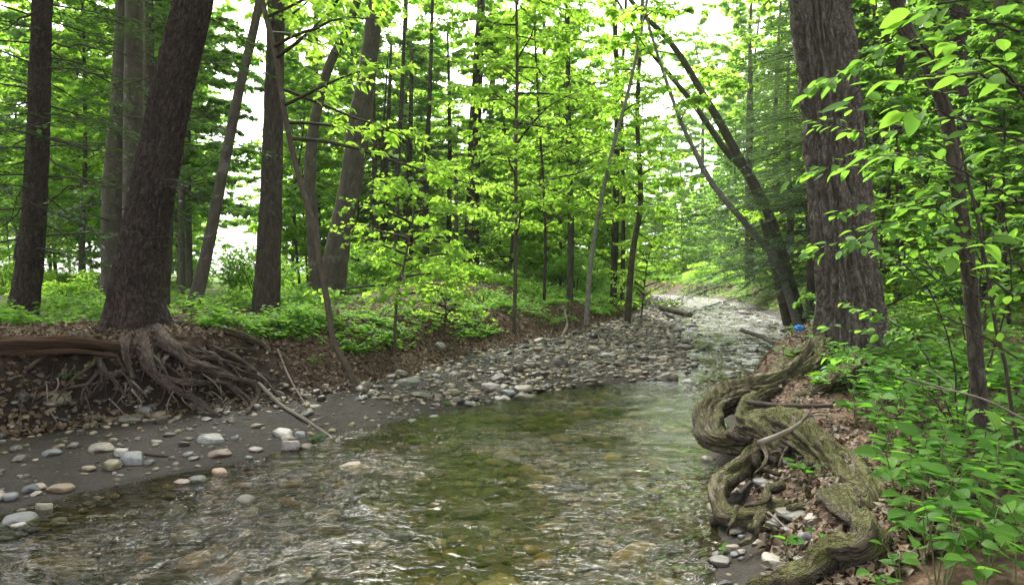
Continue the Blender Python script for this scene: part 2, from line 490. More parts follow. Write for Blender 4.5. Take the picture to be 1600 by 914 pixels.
def ground_mat():
    m, nt, out = mat('ground')
    pos = nd(nt, 'ShaderNodeNewGeometry').outputs['Position']
    n1 = noise(nt, pos, 9.0, 7, 0.65)
    n2_ = noise(nt, pos, 55.0, 5, 0.7)
    n3 = noise(nt, pos, 1.1, 4, 0.6)
    vor = nd(nt, 'ShaderNodeTexVoronoi'); vor.inputs['Scale'].default_value = 26.0
    nt.links.new(pos, vor.inputs['Vector'])
    # leaf litter, and earth darkened as painted shade
    lit = ramp(nt, [(0.25, (0.030, 0.019, 0.012)), (0.5, (0.085, 0.052, 0.034)), (0.72, (0.19, 0.122, 0.080))], n2_.outputs['Fac'])
    vs = nd(nt, 'ShaderNodeSeparateColor'); nt.links.new(vor.outputs['Color'], vs.inputs[0])
    vr = ramp(nt, [(0.0, (0.028, 0.018, 0.012)), (0.6, (0.095, 0.058, 0.038)), (1.0, (0.20, 0.135, 0.095))], vs.outputs[0])
    litv = mixc(nt, 0.5, lit.outputs[0], vr.outputs[0])
    # wet dark sand
    sand = ramp(nt, [(0.3, (0.014, 0.012, 0.009)), (0.7, (0.040, 0.033, 0.026))], n1.outputs['Fac'])
    sg = ramp(nt, [(0.4, (0.7, 0.7, 0.7)), (0.75, (1.7, 1.7, 1.65))], n2_.outputs['Fac'])
    sandc = mixc(nt, 1.0, sand.outputs[0], sg.outputs[0], 'MULTIPLY')
    # stream bed
    bed = ramp(nt, [(0.30, (0.022, 0.022, 0.008)), (0.5, (0.060, 0.052, 0.016)), (0.7, (0.125, 0.085, 0.026))], n1.outputs['Fac'])
    # meadow / moss green
    gr = ramp(nt, [(0.3, (0.05, 0.09, 0.015)), (0.7, (0.14, 0.22, 0.04))], n2_.outputs['Fac'])
    soil_shade = ramp(nt, [(0.3, (0.010, 0.007, 0.005)), (0.75, (0.040, 0.028, 0.020))], n1.outputs['Fac'])  # bare earth, painted dark for the shade under the undercut bank
    litv = mixc(nt, attr(nt, 'w_soil').outputs['Fac'], litv, soil_shade.outputs[0])
    a_s, a_b, a_g = attr(nt, 'w_sand'), attr(nt, 'w_bed'), attr(nt, 'w_grass')
    col = mixc(nt, a_s.outputs['Fac'], litv, sandc)
    col = mixc(nt, a_b.outputs['Fac'], col, bed.outputs[0])
    gf = mathn(nt, 'MULTIPLY', a_g.outputs['Fac'], 1.0, True)
    col = mixc(nt, gf, col, gr.outputs[0])
    p = nd(nt, 'ShaderNodeBsdfPrincipled')
    nt.links.new(col, p.inputs['Base Color'])
    rg = mixc(nt, a_s.outputs['Fac'], (0.95, 0.95, 0.95), (0.72, 0.72, 0.72))
    nt.links.new(rg, p.inputs['Roughness'])
    p.inputs['Specular IOR Level'].default_value = 0.22
    b = nd(nt, 'ShaderNodeBump'); b.inputs['Strength'].default_value = 0.6; b.inputs['Distance'].default_value = 0.03
    nt.links.new(mathn(nt, 'ADD', n2_.outputs['Fac'], n1.outputs['Fac']), b.inputs['Height'])
    nt.links.new(b.outputs[0], p.inputs['Normal'])
    nt.links.new(p.outputs[0], out.inputs['Surface'])
    return m
M['ground'] = ground_mat()

def water_mat():
    m, nt, out = mat('water')
    pos = nd(nt, 'ShaderNodeNewGeometry').outputs['Position']
    rif = attr(nt, 'riffle').outputs['Fac']
    na = noise(nt, mapping(nt, pos, (1.0, 1.7, 1.0)), 5.5, 2, 0.5, 1.2)
    nb = noise(nt, mapping(nt, pos, (1.0, 1.5, 1.0), (3, 7, 0)), 15.0, 2, 0.5, 1.2)
    nc = noise(nt, mapping(nt, pos, (1.0, 1.2, 1.0), (9, 2, 0)), 2.2, 2, 0.5, 0.6)
    calm = ramp(nt, [(0.44, (0.28, 0.28, 0.28)), (0.68, (1, 1, 1))], noise(nt, mapping(nt, pos, (1.0, .7, 1.0), (2, 5, 0)), 0.9, 3, 0.55).outputs['Fac'])
    h = mathn(nt, 'ADD', mathn(nt, 'MULTIPLY', na.outputs['Fac'], 0.75), mathn(nt, 'MULTIPLY', nb.outputs['Fac'], 0.32))
    h = mathn(nt, 'MULTIPLY', h, calm.outputs[0])
    h = mathn(nt, 'ADD', h, mathn(nt, 'MULTIPLY', nc.outputs['Fac'], 0.7))
    amp = mathn(nt, 'ADD', 0.42, mathn(nt, 'MULTIPLY', rif, 2.4))
    h = mathn(nt, 'MULTIPLY', h, amp)
    b = nd(nt, 'ShaderNodeBump'); b.inputs['Strength'].default_value = 1.0; b.inputs['Distance'].default_value = 0.085
    nt.links.new(h, b.inputs['Height'])
    fr = nd(nt, 'ShaderNodeFresnel'); fr.inputs['IOR'].default_value = 1.33
    nt.links.new(b.outputs[0], fr.inputs['Normal'])
    tr = nd(nt, 'ShaderNodeBsdfTransparent'); tr.inputs['Color'].default_value = (0.64, 0.63, 0.36, 1)
    gl = nd(nt, 'ShaderNodeBsdfGlossy'); gl.inputs['Roughness'].default_value = 0.02
    gl.inputs['Color'].default_value = (1, 1, 1, 1)
    nt.links.new(b.outputs[0], gl.inputs['Normal'])
    mx = nd(nt, 'ShaderNodeMixShader')
    nt.links.new(fr.outputs[0], mx.inputs[0]); nt.links.new(tr.outputs[0], mx.inputs[1]); nt.links.new(gl.outputs[0], mx.inputs[2])
    # riffle froth, its white also painted for sky reflections
    fo = nd(nt, 'ShaderNodeBsdfDiffuse'); fo.inputs['Color'].default_value = (0.78, 0.80, 0.80, 1)
    fn = noise(nt, mapping(nt, pos, (1.0, 0.7, 1.0)), 16.0, 5, 0.7, 0.8)
    fn2 = noise(nt, pos, 2.3, 3, 0.6)
    fm = mathn(nt, 'MULTIPLY', mathn(nt, 'ADD', fn.outputs['Fac'], mathn(nt, 'MULTIPLY', fn2.outputs['Fac'], 0.7)), 1.0)
    rif = attr(nt, 'foam').outputs['Fac']
    fm = mathn(nt, 'ADD', fm, mathn(nt, 'MULTIPLY', rif, 0.16))
    fmr = ramp(nt, [(0.98, (0, 0, 0)), (1.0, (1, 1, 1))], mathn(nt, 'MULTIPLY', fm, 0.95))
    fac = mathn(nt, 'MULTIPLY', mathn(nt, 'MULTIPLY', fmr.outputs[0], rif, True), 0.4)
    mx2 = nd(nt, 'ShaderNodeMixShader')
    nt.links.new(fac, mx2.inputs[0]); nt.links.new(mx.outputs[0], mx2.inputs[1]); nt.links.new(fo.outputs[0], mx2.inputs[2])
    nt.links.new(mx2.outputs[0], out.inputs['Surface'])
    return m
M['water'] = water_mat()

# ------------------------------------------------------------------ terrain
YK = np.array([-12, 0, 3, 4.6, 5.6, 6.2, 7.1, 7.7, 8.5, 9.2, 10.3, 11, 12.5, 15, 17, 20, 25, 32, 40, 48, 60, 90.])
LW = np.array([-5.5, -4.6, -3.9, -3.45, -2.88, -2.25, -1.87, -1.30, -.8, -.35, .8, 2.3, 3.1, 3.7, 4.1, 4.8, 5.8, 7.1, 8.9, 8.6, 1.0, -30])
LO = np.array([-8, -7, -6.5, -6.0, -5.4, -4.95, -4.3, -3.3, -2.5, -2.15, -1.5, -1.25, -.7, .85, 1.7, 2.9, 4.7, 6.4, 8.3, 8.0, .4, -31])
LT = np.array([-9, -8, -7.4, -6.9, -6.3, -5.8, -5.0, -4.5, -3.9, -3.5, -2.9, -2.6, -2.0, -.6, .35, 1.8, 3.9, 5.8, 7.7, 7.4, -.3, -32])
RW = np.array([0.6, .8, .95, 1.40, 1.70, 1.80, 2.15, 2.35, 2.75, 3.15, 3.80, 4.25, 5.15, 6.35, 7.2, 8.5, 9.7, 11.2, 12.4, 11.4, 3.8, -27])
RT = np.array([1.4, 1.7, 1.95, 2.40, 2.58, 2.66, 2.85, 2.98, 3.35, 3.75, 4.45, 4.95, 5.85, 7.1, 8.0, 9.4, 10.9, 12.4, 13.5, 12.3, 4.8, -26])
RZ = np.array([.42, .42, .44, .50, .56, .62, .74, .80, .85, .88, .92, .95, 1.0, 1.05, 1.1, 1.2, 1.3, 1.4, 1.5, 1.6, 1.7, 2.2])

def WZ(y):
    return np.interp(y, [-50, 10.6, 11.6, 16, 40, 60, 100], [0, 0, .05, .13, .56, .8, 1.3])

def H(x, y):
    x = np.asarray(x, float); y = np.asarray(y, float)
    wob = 0.18 * n2(x, y, 0.7, 3, 2) + 0.08 * n2(x, y, 2.3, 9, 2)
    xw = x + wob
    lw, lo, lt = np.interp(y, YK, LW), np.interp(y, YK, LO), np.interp(y, YK, LT)
    rw, rt, rz = np.interp(y, YK, RW), np.interp(y, YK, RT), np.interp(y, YK, RZ)
    wz = WZ(y)
    ltz = np.interp(y, [0, 8, 15, 25, 40, 80], [.95, .98, .93, 1.0, 1.2, 2.0])
    toe = wz + np.interp(y, [0, 7, 11, 20, 40], [.16, .14, .26, .22, .2])
    dmax = np.interp(y, [0, 4, 7, 10, 11.5, 13, 60], [.30, .34, .34, .22, .10, .12, .12])
    t = np.clip((xw - lw) / np.maximum(rw - lw, .1), 0, 1)
    bed = wz - dmax * np.power(np.sin(np.pi * np.clip(t, 0, 1)), 0.75) - 0.0
    beach = wz + (toe - wz) * np.clip((lw - xw) / np.maximum(lw - lo, .1), 0, 1) ** 0.85
    bank = toe + (ltz - toe) * sstep(0, 1, (lo - xw) / np.maximum(lo - lt, .1))
    inl = ltz + 0.022 * np.clip(lt - xw, 0, 30)
    inl = inl + 0.62 * np.exp(-((x + 1.6) ** 2 / 7.0 + (y - 19.0) ** 2 / 9.0)) * sstep(0, 2.0, lt - xw)
    rb = wz + (rz - wz) * sstep(-0.1, 1, (xw - rw) / np.maximum(rt - rw, .1)) * sstep(-0.02, 0.2, (xw - rw))
    inr = rz + 0.055 * np.clip(xw - rt, 0, 40) + 0.25 * sstep(2, 6, xw - rt) * sstep(7, 11, y)
    z = np.where(xw > rt, inr, np.where(xw > rw, rb, np.where(xw > lw, bed, np.where(xw > lo, beach, np.where(xw > lt, bank, inl)))))
    land = sstep(0, 1.5, np.maximum(lo - xw, xw - rw))
    z = z + (0.02 + 0.10 * land) * n2(x, y, 0.55, 1, 4) + (0.012 + 0.03 * land) * n2(x, y, 3.1, 5, 3)
    return z

def zones(x, y):
    x = np.asarray(x, float); y = np.asarray(y, float)
    wob = 0.18 * n2(x, y, 0.7, 3, 2) + 0.08 * n2(x, y, 2.3, 9, 2) + 0.25 * n2(x, y, 1.7, 21, 3)
    xw = x + wob
    lw, lo, lt = np.interp(y, YK, LW), np.interp(y, YK, LO), np.interp(y, YK, LT)
    rw, rt = np.interp(y, YK, RW), np.interp(y, YK, RT)
    wz = WZ(y)
    sand = sstep(-.12, .12, xw - lo) * sstep(-.25, .05, rw + .18 - xw)
    bed = sstep(-.02, .05, wz - 0.02 - H(x, y)) * sstep(-.2, .1, xw - lw) * sstep(-.2, .1, rw - xw)
    d = np.maximum(lt - xw, xw - rt)
    grass = 0.75 * sstep(0.5, 3.0, d) * sstep(-.15, .25, n2(x, y, .6, 40, 3) + 0.012 * (y - 10)) + sstep(26, 45, y) * sstep(2, 8, d) + sstep(6, 14, lt - xw) * 0.6
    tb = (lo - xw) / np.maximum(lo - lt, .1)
    soil_shade = sstep(-.1, .1, tb) * (1 - sstep(.6, .95, tb)) * (1 - sstep(8.4, 9.6, y))  # lower face of the near left bank, where the shade is painted
    return sand, bed, np.clip(grass, 0, 1), soil_shade

def axis(lo, hi, fine_lo, fine_hi, step, g=1.12, far_lo=None):
    a = list(np.arange(fine_lo, fine_hi, step))
    s = step
    while a[-1] < hi:
        s *= g; a.append(a[-1] + s)
    s = step
    b = []
    c = fine_lo
    while c > lo:
        s *= g; c -= s; b.append(c)
    return np.array(b[::-1] + a)

def grid(xs, ys):
    X, Y = np.meshgrid(xs, ys)
    i = np.arange(len(ys) - 1)[:, None]; j = np.arange(len(xs) - 1)[None, :]
    a = i * len(xs) + j
    return X, Y, np.stack([a, a + 1, a + 1 + len(xs), a + len(xs)], -1).reshape(-1, 4)

xs = axis(-420, 420, -7.2, 7.0, 0.065, 1.07)
ys = axis(-30, 620, 2.6, 17.0, 0.07, 1.05)
X, Y, Fq = grid(xs, ys)
Z = H(X, Y)
far = sstep(60, 200, np.hypot(X, Y))
Z = Z * (1 - far) + far * 2.0
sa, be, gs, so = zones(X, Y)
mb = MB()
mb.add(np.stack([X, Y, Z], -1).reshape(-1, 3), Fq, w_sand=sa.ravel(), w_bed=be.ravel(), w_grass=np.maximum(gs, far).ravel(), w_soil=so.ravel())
tag(mb.obj('ground', M['ground']), kind='structure')

# water: a real sheet, rippled over the riffles
xs = axis(-14, 20, -3.6, 6.0, 0.05, 1.06)
ys = axis(-12, 88, 2.6, 16.0, 0.05, 1.04)
X, Y, Fq = grid(xs, ys)
lw, rw = np.interp(Y, YK, LW), np.interp(Y, YK, RW)
rif = sstep(10.8, 13.0, Y) * sstep(-1.2, 1.4, X - lw - 0.2) + 0.55 * np.exp(-((X - 3.2) ** 2 / .5 + (Y - 10.6) ** 2 / 0.8))
foam = np.clip(rif, 0, 1)
rif = rif + .45 * np.exp(-((X + 1.6) ** 2 / 0.9 + (Y - 4.7) ** 2 / 1.6)) + .40 * np.exp(-((X - 1.0) ** 2 / .8 + (Y - 4.6) ** 2 / 3.0))
rif = np.clip(rif, 0, 1)
ZW = WZ(Y) + 0.010 * n2(X, Y, 1.4, 50, 2) + rif * 0.035 * n2(X, Y * .8, 4.5, 60, 3) + 0.006 * n2(X, Y, 5.0, 70, 2)
keep = ((X > lw - 1.1) & (X < rw + .9)).ravel()
Fq = Fq[keep[Fq].all(1)]
mb = MB()
mb.add(np.stack([X, Y, ZW], -1).reshape(-1, 3), Fq, riffle=rif.ravel(), foam=foam.ravel())
tag(mb.obj('water', M['water']), kind='structure')

def hit(px, py, y0=2.3, y1=90.0):
    """Where the line of sight through a photo pixel meets the ground."""
    Ys = np.exp(np.linspace(math.log(y0), math.log(y1), 900))
    xs_ = (px - 800.0) / F * Ys
    zs = CAMZ - (py - HY) / F * Ys
    g = np.maximum(H(xs_, Ys), WZ(Ys) * ((xs_ > np.interp(Ys, YK, LW)) & (xs_ < np.interp(Ys, YK, RW))) - 9 * ~((xs_ > np.interp(Ys, YK, LW)) & (xs_ < np.interp(Ys, YK, RW))))
    k = np.argmax(zs <= g)
    if zs[k] > g[k]: k = len(Ys) - 1
    return np.array([xs_[k], Ys[k], H(xs_[k:k+1], Ys[k:k+1])[0]])

def gz(x, y):
    return float(H(np.array([x]), np.array([y]))[0])

# ------------------------------------------------------------------ tree machinery
def bark_disp(amp, freq=9.0, along=0.5, ridge=True, lump=0.05, flare=0.0, flare_h=0.6, lobes=5, seed=0.0):
    def f(b, th, s, r):
        q = np.stack([np.cos(th) * freq / 6.28 * 1.0, np.sin(th) * freq / 6.28, s * along], -1)
        w = fbm(q * np.array([1.0, 1.0, 1.0]) * 1.0 + seed + 5.1, 2)
        qq = np.stack([np.cos(th) * freq / 3.0 + w * 0.5, np.sin(th) * freq / 3.0 + w * 0.5, s * along * 2.2], -1)
        n = fbm(qq + seed, 3)
        d = amp * (0.5 - np.minimum(np.abs(n) * 3.4, 1.0) * -0.9 - 1.0) if ridge else amp * n
        d = d + r * lump * fbm(np.stack([np.cos(th), np.sin(th), s * 1.3], -1) + seed, 2)
        if flare:
            k = np.exp(-s / flare_h)
            d = d + r * flare * k * (0.55 + 0.45 * np.cos(th * lobes + seed + 0.6 * np.sin(th * 2)))
        return d
    return f

def limbs_and_leaves(rng, P, h0, h1, n_limb, L0, L1, n_tw, n_leaf, size, elev=(5, 35), az=None, azspread=180, twl=(0.35, 0.8), flat=0.55, droop=0.25, limb_r=0.018, wfac=0.40, droopy=0.35):
    """Limbs from the trunk path P (local coordinates); returns (limb MB, leaf MB)."""
    bl, lf = MB(), MB()
    C = catmull(P, 60)
    hz = C[:, 2]
    TP, TD, TL = [], [], []
    for i in range(n_limb):
        u = (i + rng.random()) / n_limb
        h = h0 + (h1 - h0) * u
        k = int(np.argmin(np.abs(hz - h)))
        p0 = C[k]
        a = (i * 2.39996 + rng.normal() * 0.5) if az is None else math.radians(az + rng.uniform(-azspread, azspread))
        e = math.radians(rng.uniform(*elev))
        L = (L0 + (L1 - L0) * u) * rng.uniform(0.65, 1.15)
        d = np.array([math.sin(a) * math.cos(e), math.cos(a) * math.cos(e), math.sin(e)])
        side = np.array([math.cos(a), -math.sin(a), 0])
        t = np.linspace(0, 1, 5)[:, None]
        pts = p0 + d * t * L + side * (0.12 * L * rng.normal() * t ** 2) + np.array([0, 0, -1]) * droop * L * t ** 2 * 0.5
        pts = pts + rng.normal(size=pts.shape) * 0.03 * L * t
        r0 = limb_r * (0.5 + L / max(L0, L1))
        tube(bl, pts, [r0, r0 * .7, r0 * .25], 5, 7, cap=False)
        Cp = catmull(pts, 24)
        Dp = nrm(np.gradient(Cp, axis=0))
        ts = rng.uniform(0.18, 1.0, n_tw)
        ts[-1] = 1.0
        kk = np.minimum((ts * 23).astype(int), 23)
        sg = np.where(np.arange(n_tw) % 2 == 0, 1.0, -1.0)
        ang = np.radians(rng.uniform(30, 75, n_tw)) * sg
        ang[-1] = 0
        dd = Dp[kk]
        hd = nrm(dd * np.array([1, 1, 0.4]))
        sd = np.stack([hd[:, 1], -hd[:, 0], np.zeros(n_tw)], 1)
        td = nrm(hd * np.cos(ang)[:, None] + sd * np.sin(ang)[:, None] + rng.normal(size=(n_tw, 3)) * np.array([.15, .15, .18]))
        TP.append(Cp[kk]); TD.append(td)
        TL.append(rng.uniform(*twl, n_tw) * (0.55 + 0.6 * (1 - ts)) * (0.6 + 0.4 * L / max(L0, L1)))
    TP, TD, TL = np.concatenate(TP), np.concatenate(TD), np.concatenate(TL)
    for p, d, l in zip(TP, TD, TL):
        e = p + d * l + np.array([0, 0, -0.1 * l])
        w = np.array([d[1], -d[0], 0]) * 0.004
        z = np.array([0, 0, 0.004])
        V = np.array([p + w, p - w, p + z, e])
        bl.add(V, np.array([[0, 1, 3], [1, 2, 3], [2, 0, 3]]), bark=V)
    n = len(TP)
    t = (np.arange(n_leaf) + 0.5) / n_leaf
    tt = np.clip(t[None, :] + rng.normal(size=(n, n_leaf)) * 0.06, 0.03, 1.02)
    P0 = TP[:, None, :] + TD[:, None, :] * (TL[:, None] * tt)[..., None] + np.array([0, 0, -1]) * (0.1 * TL[:, None] * tt ** 2)[..., None]
    sg = np.where(np.arange(n_leaf) % 2 == 0, 1.0, -1.0)[None, :] * np.ones((n, 1))
    ang = np.radians(rng.uniform(35, 75, (n, n_leaf))) * sg
    sd = np.stack([TD[:, 1], -TD[:, 0], np.zeros(n)], 1)
    D = TD[:, None, :] * np.cos(ang)[..., None] + sd[:, None, :] * np.sin(ang)[..., None] + rng.normal(size=(n, n_leaf, 3)) * np.array([.2, .2, .35]) - np.array([0, 0, droopy])
    N = np.array([0, 0, 1.0]) + rng.normal(size=(n, n_leaf, 3)) * flat + TD[:, None, :] * 0.25
    P0 = P0.reshape(-1, 3) + rng.normal(size=(n * n_leaf, 3)) * 0.02
    Ls = size * rng.uniform(0.65, 1.25, n * n_leaf)
    leaf_tris(lf, P0, D.reshape(-1, 3), N.reshape(-1, 3), Ls, Ls * wfac, rng.random(n * n_leaf))
    return bl, lf

def hemlock_sprays(rng, P, h0, h1, n_br, L0, L1, elev=(-12, 12), droop=0.35, az=None, azspread=180, dens=1.0, bare=0.3, r=0.014, step=0.05, nl=0.09):
    """Flat drooping sprays of short needles. Returns (branch MB, needle MB)."""
    bl, lf = MB(), MB()
    C = catmull(P, 60); hz = C[:, 2]
    PP, DD, LL, NN = [], [], [], []
    for i in range(n_br):
        u = (i + rng.random()) / n_br
        h = h0 + (h1 - h0) * u
        p0 = C[int(np.argmin(np.abs(hz - h)))]
        a = (i * 2.39996 + rng.normal() * .4) if az is None else math.radians(az + rng.uniform(-azspread, azspread))
        e = math.radians(rng.uniform(*elev))
        L = (L0 + (L1 - L0) * u) * rng.uniform(.6, 1.2)
        d = np.array([math.sin(a) * math.cos(e), math.cos(a) * math.cos(e), math.sin(e)])
        side = np.array([math.cos(a), -math.sin(a), 0])
        t = np.linspace(0, 1, 6)[:, None]
        pts = p0 + d * t * L + side * .15 * L * rng.normal() * t ** 2 - np.array([0, 0, 1]) * droop * L * .6 * t ** 2
        pts = pts + rng.normal(size=pts.shape) * .02 * L * t
        tube(bl, pts, [r * (.4 + L / max(L0, L1)), r * .55, r * .15], 5, 9, cap=False)
        Cp = catmull(pts, 40); Dp = nrm(np.gradient(Cp, axis=0))
        nt_ = max(6, int(L / 0.085 * dens))
        ts = np.linspace(bare, 1.0, nt_)
        sgn = 1.0
        for q in ts:
            if rng.random() < 0.18: continue
            k = int(q * 39); sgn = -sgn
            dd = Dp[k]
            hd = nrm(dd)
            sd = nrm(np.array([hd[1], -hd[0], 0]))
            an = math.radians(rng.uniform(40, 68)) * sgn
            td = nrm(hd * math.cos(an) + sd * math.sin(an) + rng.normal(size=3) * .10)
            tl = (0.10 + 0.42 * L / 2.2 * (1.08 - q)) * rng.uniform(.6, 1.3)
            m = max(3, int(tl / step))
            s = (np.arange(m) + .5) / m
            base = Cp[k] + td * (tl * s)[:, None] - np.array([0, 0, .22 * tl]) * (s ** 2)[:, None]
            s2 = np.where(np.arange(m) % 2 == 0, 1, -1)[:, None]
            sd2 = nrm(np.cross(td, [0, 0, 1.0]))
            dl = td * .75 + sd2 * s2 * .75 + rng.normal(size=(m, 3)) * .12
            PP.append(base); DD.append(dl); LL.append(np.full(m, nl) * rng.uniform(.7, 1.4, m)); NN.append(np.array([0, 0, 1.0]) + rng.normal(size=(m, 3)) * .2)
            e = Cp[k] + td * tl - np.array([0, 0, .22 * tl])
            w = np.array([td[1], -td[0], 0]) * .003
            V = np.array([Cp[k] + w, Cp[k] - w, Cp[k] + np.array([0, 0, .003]), e])
            bl.add(V, np.array([[0, 1, 3], [1, 2, 3], [2, 0, 3]]), bark=V)
    PP, DD, LL, NN = map(np.concatenate, (PP, DD, LL, NN))
    leaf_tris(lf, PP, DD, NN, LL, LL * .26, rng.random(len(LL)), 0.05, 0.05)
    return bl, lf

def px_path(spec):
    """[(px, py, Y)...] -> points; the first may give z instead through a 4-tuple."""
    return np.array([at(*s) for s in spec])

def tree(name, label, cat, path, radii, bark, sides=12, rings=40, disp=None, group=None, ext=None):
    """path: world points base first. Returns root empty and local path."""
    path = np.asarray(path, float)
    base = path[0].copy()
    root = empty(name, base)
    tag(root, label, cat, group)
    mb = MB()
    loc = path - base
    dn = loc[0] - nrm(loc[1] - loc[0]) * 0.35 * (0.4 + radii[0])
    tube(mb, np.vstack([dn, loc]), np.concatenate([[radii[0]], radii]) * 0.8, sides, rings, disp, seed=random.uniform(0, 30))
    mb.obj('trunk', M[bark], root)
    return root, loc

def crown(root, bl, lf, leafm, barkm='twig', name='crown'):
    c = lf.obj(name, M[leafm], root)
    if bl is not None and bl.n:
        bl.obj('branches', M[barkm], c)['kind'] = 'stuff'
    return c

def copy_tree(o, parent=None):
    c = o.copy(); COL.objects.link(c); c.parent = parent
    if parent is not None:
        CH.setdefault(parent.name, []).append(c)
    for ch in list(CH.get(o.name, ())):
        copy_tree(ch, c)
    return c
print('setup', round(time.time() - T0, 1))
#@@PART2

# ------------------------------------------------------------------ the trees one can tell apart
def trunk_path(px_pts, Y, top=13.0, dY=0.0):
    """Photo pixels at distance Y -> world path standing on the ground, carried on above the frame."""
    pts = []
    for k, (px, py) in enumerate(px_pts):
        y = Y + dY * k / max(1, len(px_pts) - 1)
        p = at(px, py, y)
        if k == 0:
            p[2] = gz(p[0], p[1]) + 0.0
        pts.append(p)
    while pts[-1][2] < top:
        d = pts[-1] - pts[-2]
        d = d / max(abs(d[2]), .05)
        d[0] *= 0.75; d[1] *= 0.75; d[2] = 1.0
        pts.append(pts[-1] + d * 2.2)
    return np.array(pts)

def bare_branch(root, pts, r0, barkm='twig', name='branch', r1=0.003, side=True, rng=random):
    """A thin crooked branch with a few side twigs; pts in world coordinates."""
    base = np.array(root.location)
    P = np.asarray(pts, float) - base
    mb = MB()
    C = catmull(P, 14)
    jit = np.random.default_rng(int(abs(P.sum()) * 1000) % 99999)
    L = np.linalg.norm(P[-1] - P[0])
    C[1:-1] += jit.normal(size=(12, 3)) * 0.012 * L
    tube(mb, C, [r0, r0 * .6, r1], 6, 18)
    if side:
        for q in range(int(3 + L * 3)):
            k = jit.integers(3, 13)
            d = nrm(C[k] - C[k - 1]) + jit.normal(size=3) * .7
            l = jit.uniform(.1, .38) * min(L, 1.6)
            d = nrm(d)
            m_ = C[k] + d * l * .5 + jit.normal(size=3) * .05 * l
            tube(mb, [C[k], m_, C[k] + d * l + jit.normal(size=3) * .15 * l], [max(r0 * .3, .003), .0015], 4, 5, cap=False)
    return mb.obj(name, M[barkm], root)

rng = np.random.default_rng(11)

# big hemlock on the left bank
pth = trunk_path([(216, 520), (216, 430), (234, 320), (252, 230), (276, 110), (302, 0)], 8.5, 12)
left_tree, lp = tree('hemlock_tree', 'thick leaning dark-barked trunk with exposed roots on the left bank', 'tree', pth,
    [.42, .345, .315, .30, .285, .275, .265, .25, .22, .16, .08], 'bark_hemlock', 160, 380,
    bark_disp(.034, 13, 1.5, True, .06, .75, .38, 5, 2.0))
bl, lf = hemlock_sprays(rng, lp, 8.5, 11.0, 12, 2.0, 1.0, dens=.6)
crown(left_tree, bl, lf, 'needle')
bl, lf = hemlock_sprays(rng, lp, 1.2, 6.5, 16, 1.5, 1.9, dens=.9, bare=.35, r=.009)
crown(left_tree, bl, lf, 'needle', name='lower_sprays')
for pts, r in (([(205, 222, 8.2), (240, 225, 7.9), (262, 240, 7.8), (278, 252, 7.8)], .006),
               ([(262, 290, 8.4), (310, 308, 8.1), (340, 325, 8.0), (385, 358, 7.9)], .010),
               ([(172, 412, 8.1), (215, 418, 7.8), (262, 414, 7.7)], .006),
               ([(180, 450, 8.1), (230, 470, 7.8), (300, 468, 7.7)], .005),
               ([(196, 360, 8.1), (240, 372, 7.9), (330, 372, 7.8), (392, 370, 7.8)], .008),
               ([(200, 330, 8.2), (160, 315, 8.0), (110, 330, 7.9)], .009),
               ([(300, 175, 8.4), (345, 182, 8.2), (402, 182, 8.1)], .008)):
    bare_branch(left_tree, [at(*p) for p in pts], r, 'twig', side=r > .006)

# hemlock at the far left edge
pth = trunk_path([(36, 495), (48, 400), (58, 250), (62, 130), (66, 0)], 11.0, 15)
t1, lp1 = tree('hemlock_tree', 'straight brown trunk with bare side branches at the left edge', 'tree', pth,
    [.26, .225, .20, .185, .175, .165, .15, .12, .08], 'bark_hemlock', 48, 160, bark_disp(.02, 10, 1.0, True, .05, .35, .35, 5, 9.0))
bl, lf = hemlock_sprays(rng, lp1, .9, 12, 95, 2.5, 1.8, dens=1.1, bare=.25)
crown(t1, bl, lf, 'needle')
for pts, r in (([(80, 72, 10.8), (135, 72, 10.5), (190, 84, 10.3), (238, 76, 10.2)], .020),
               ([(78, 106, 10.8), (140, 112, 10.4), (215, 140, 10.2)], .020),
               ([(78, 216, 10.8), (150, 236, 10.3), (200, 258, 10.0)], .020),
               ([(78, 248, 10.7), (150, 288, 10.2), (195, 292, 10.0)], .018),
               ([(76, 318, 10.7), (115, 290, 10.3), (210, 290, 10.0)], .016),
               ([(52, 20, 10.8), (25, 35, 10.5), (-10, 62, 10.3)], .022),
               ([(46, 160, 10.8), (20, 165, 10.5), (-10, 158, 10.3)], .018),
               ([(46, 215, 10.8), (20, 228, 10.4), (-10, 236, 10.2)], .016),
               ([(42, 252, 10.8), (20, 258, 10.5), (-10, 262, 10.3)], .016),
               ([(40, 320, 10.8), (15, 345, 10.5), (-10, 362, 10.3)], .015),
               ([(0, 288, 9.4), (60, 325, 9.2), (110, 372, 9.0), (160, 410, 8.9), (176, 458, 8.8)], .007)):
    bare_branch(t1, [at(*p) for p in pts], r, 'twig')

# the furrowed trunk on the right bank
pth = trunk_path([(1330, 552), (1328, 470), (1318, 380), (1306, 250), (1294, 120), (1280, 0)], 7.6, 12)
right_tree, lpr = tree('hardwood_tree', 'massive deeply furrowed grey-brown trunk on the right bank', 'tree', pth,
    [.46, .385, .375, .37, .365, .36, .35, .33, .28, .2], 'bark_furrowed', 200, 420,
    bark_disp(.085, 13, .75, True, .05, .40, .35, 6, 4.0))
bl, lf = limbs_and_leaves(rng, lpr, 7.0, 11.0, 18, 3.4, 2.4, 12, 22, .14, (15, 50), az=95, azspread=70)
crown(right_tree, bl, lf, 'leaf_mid')

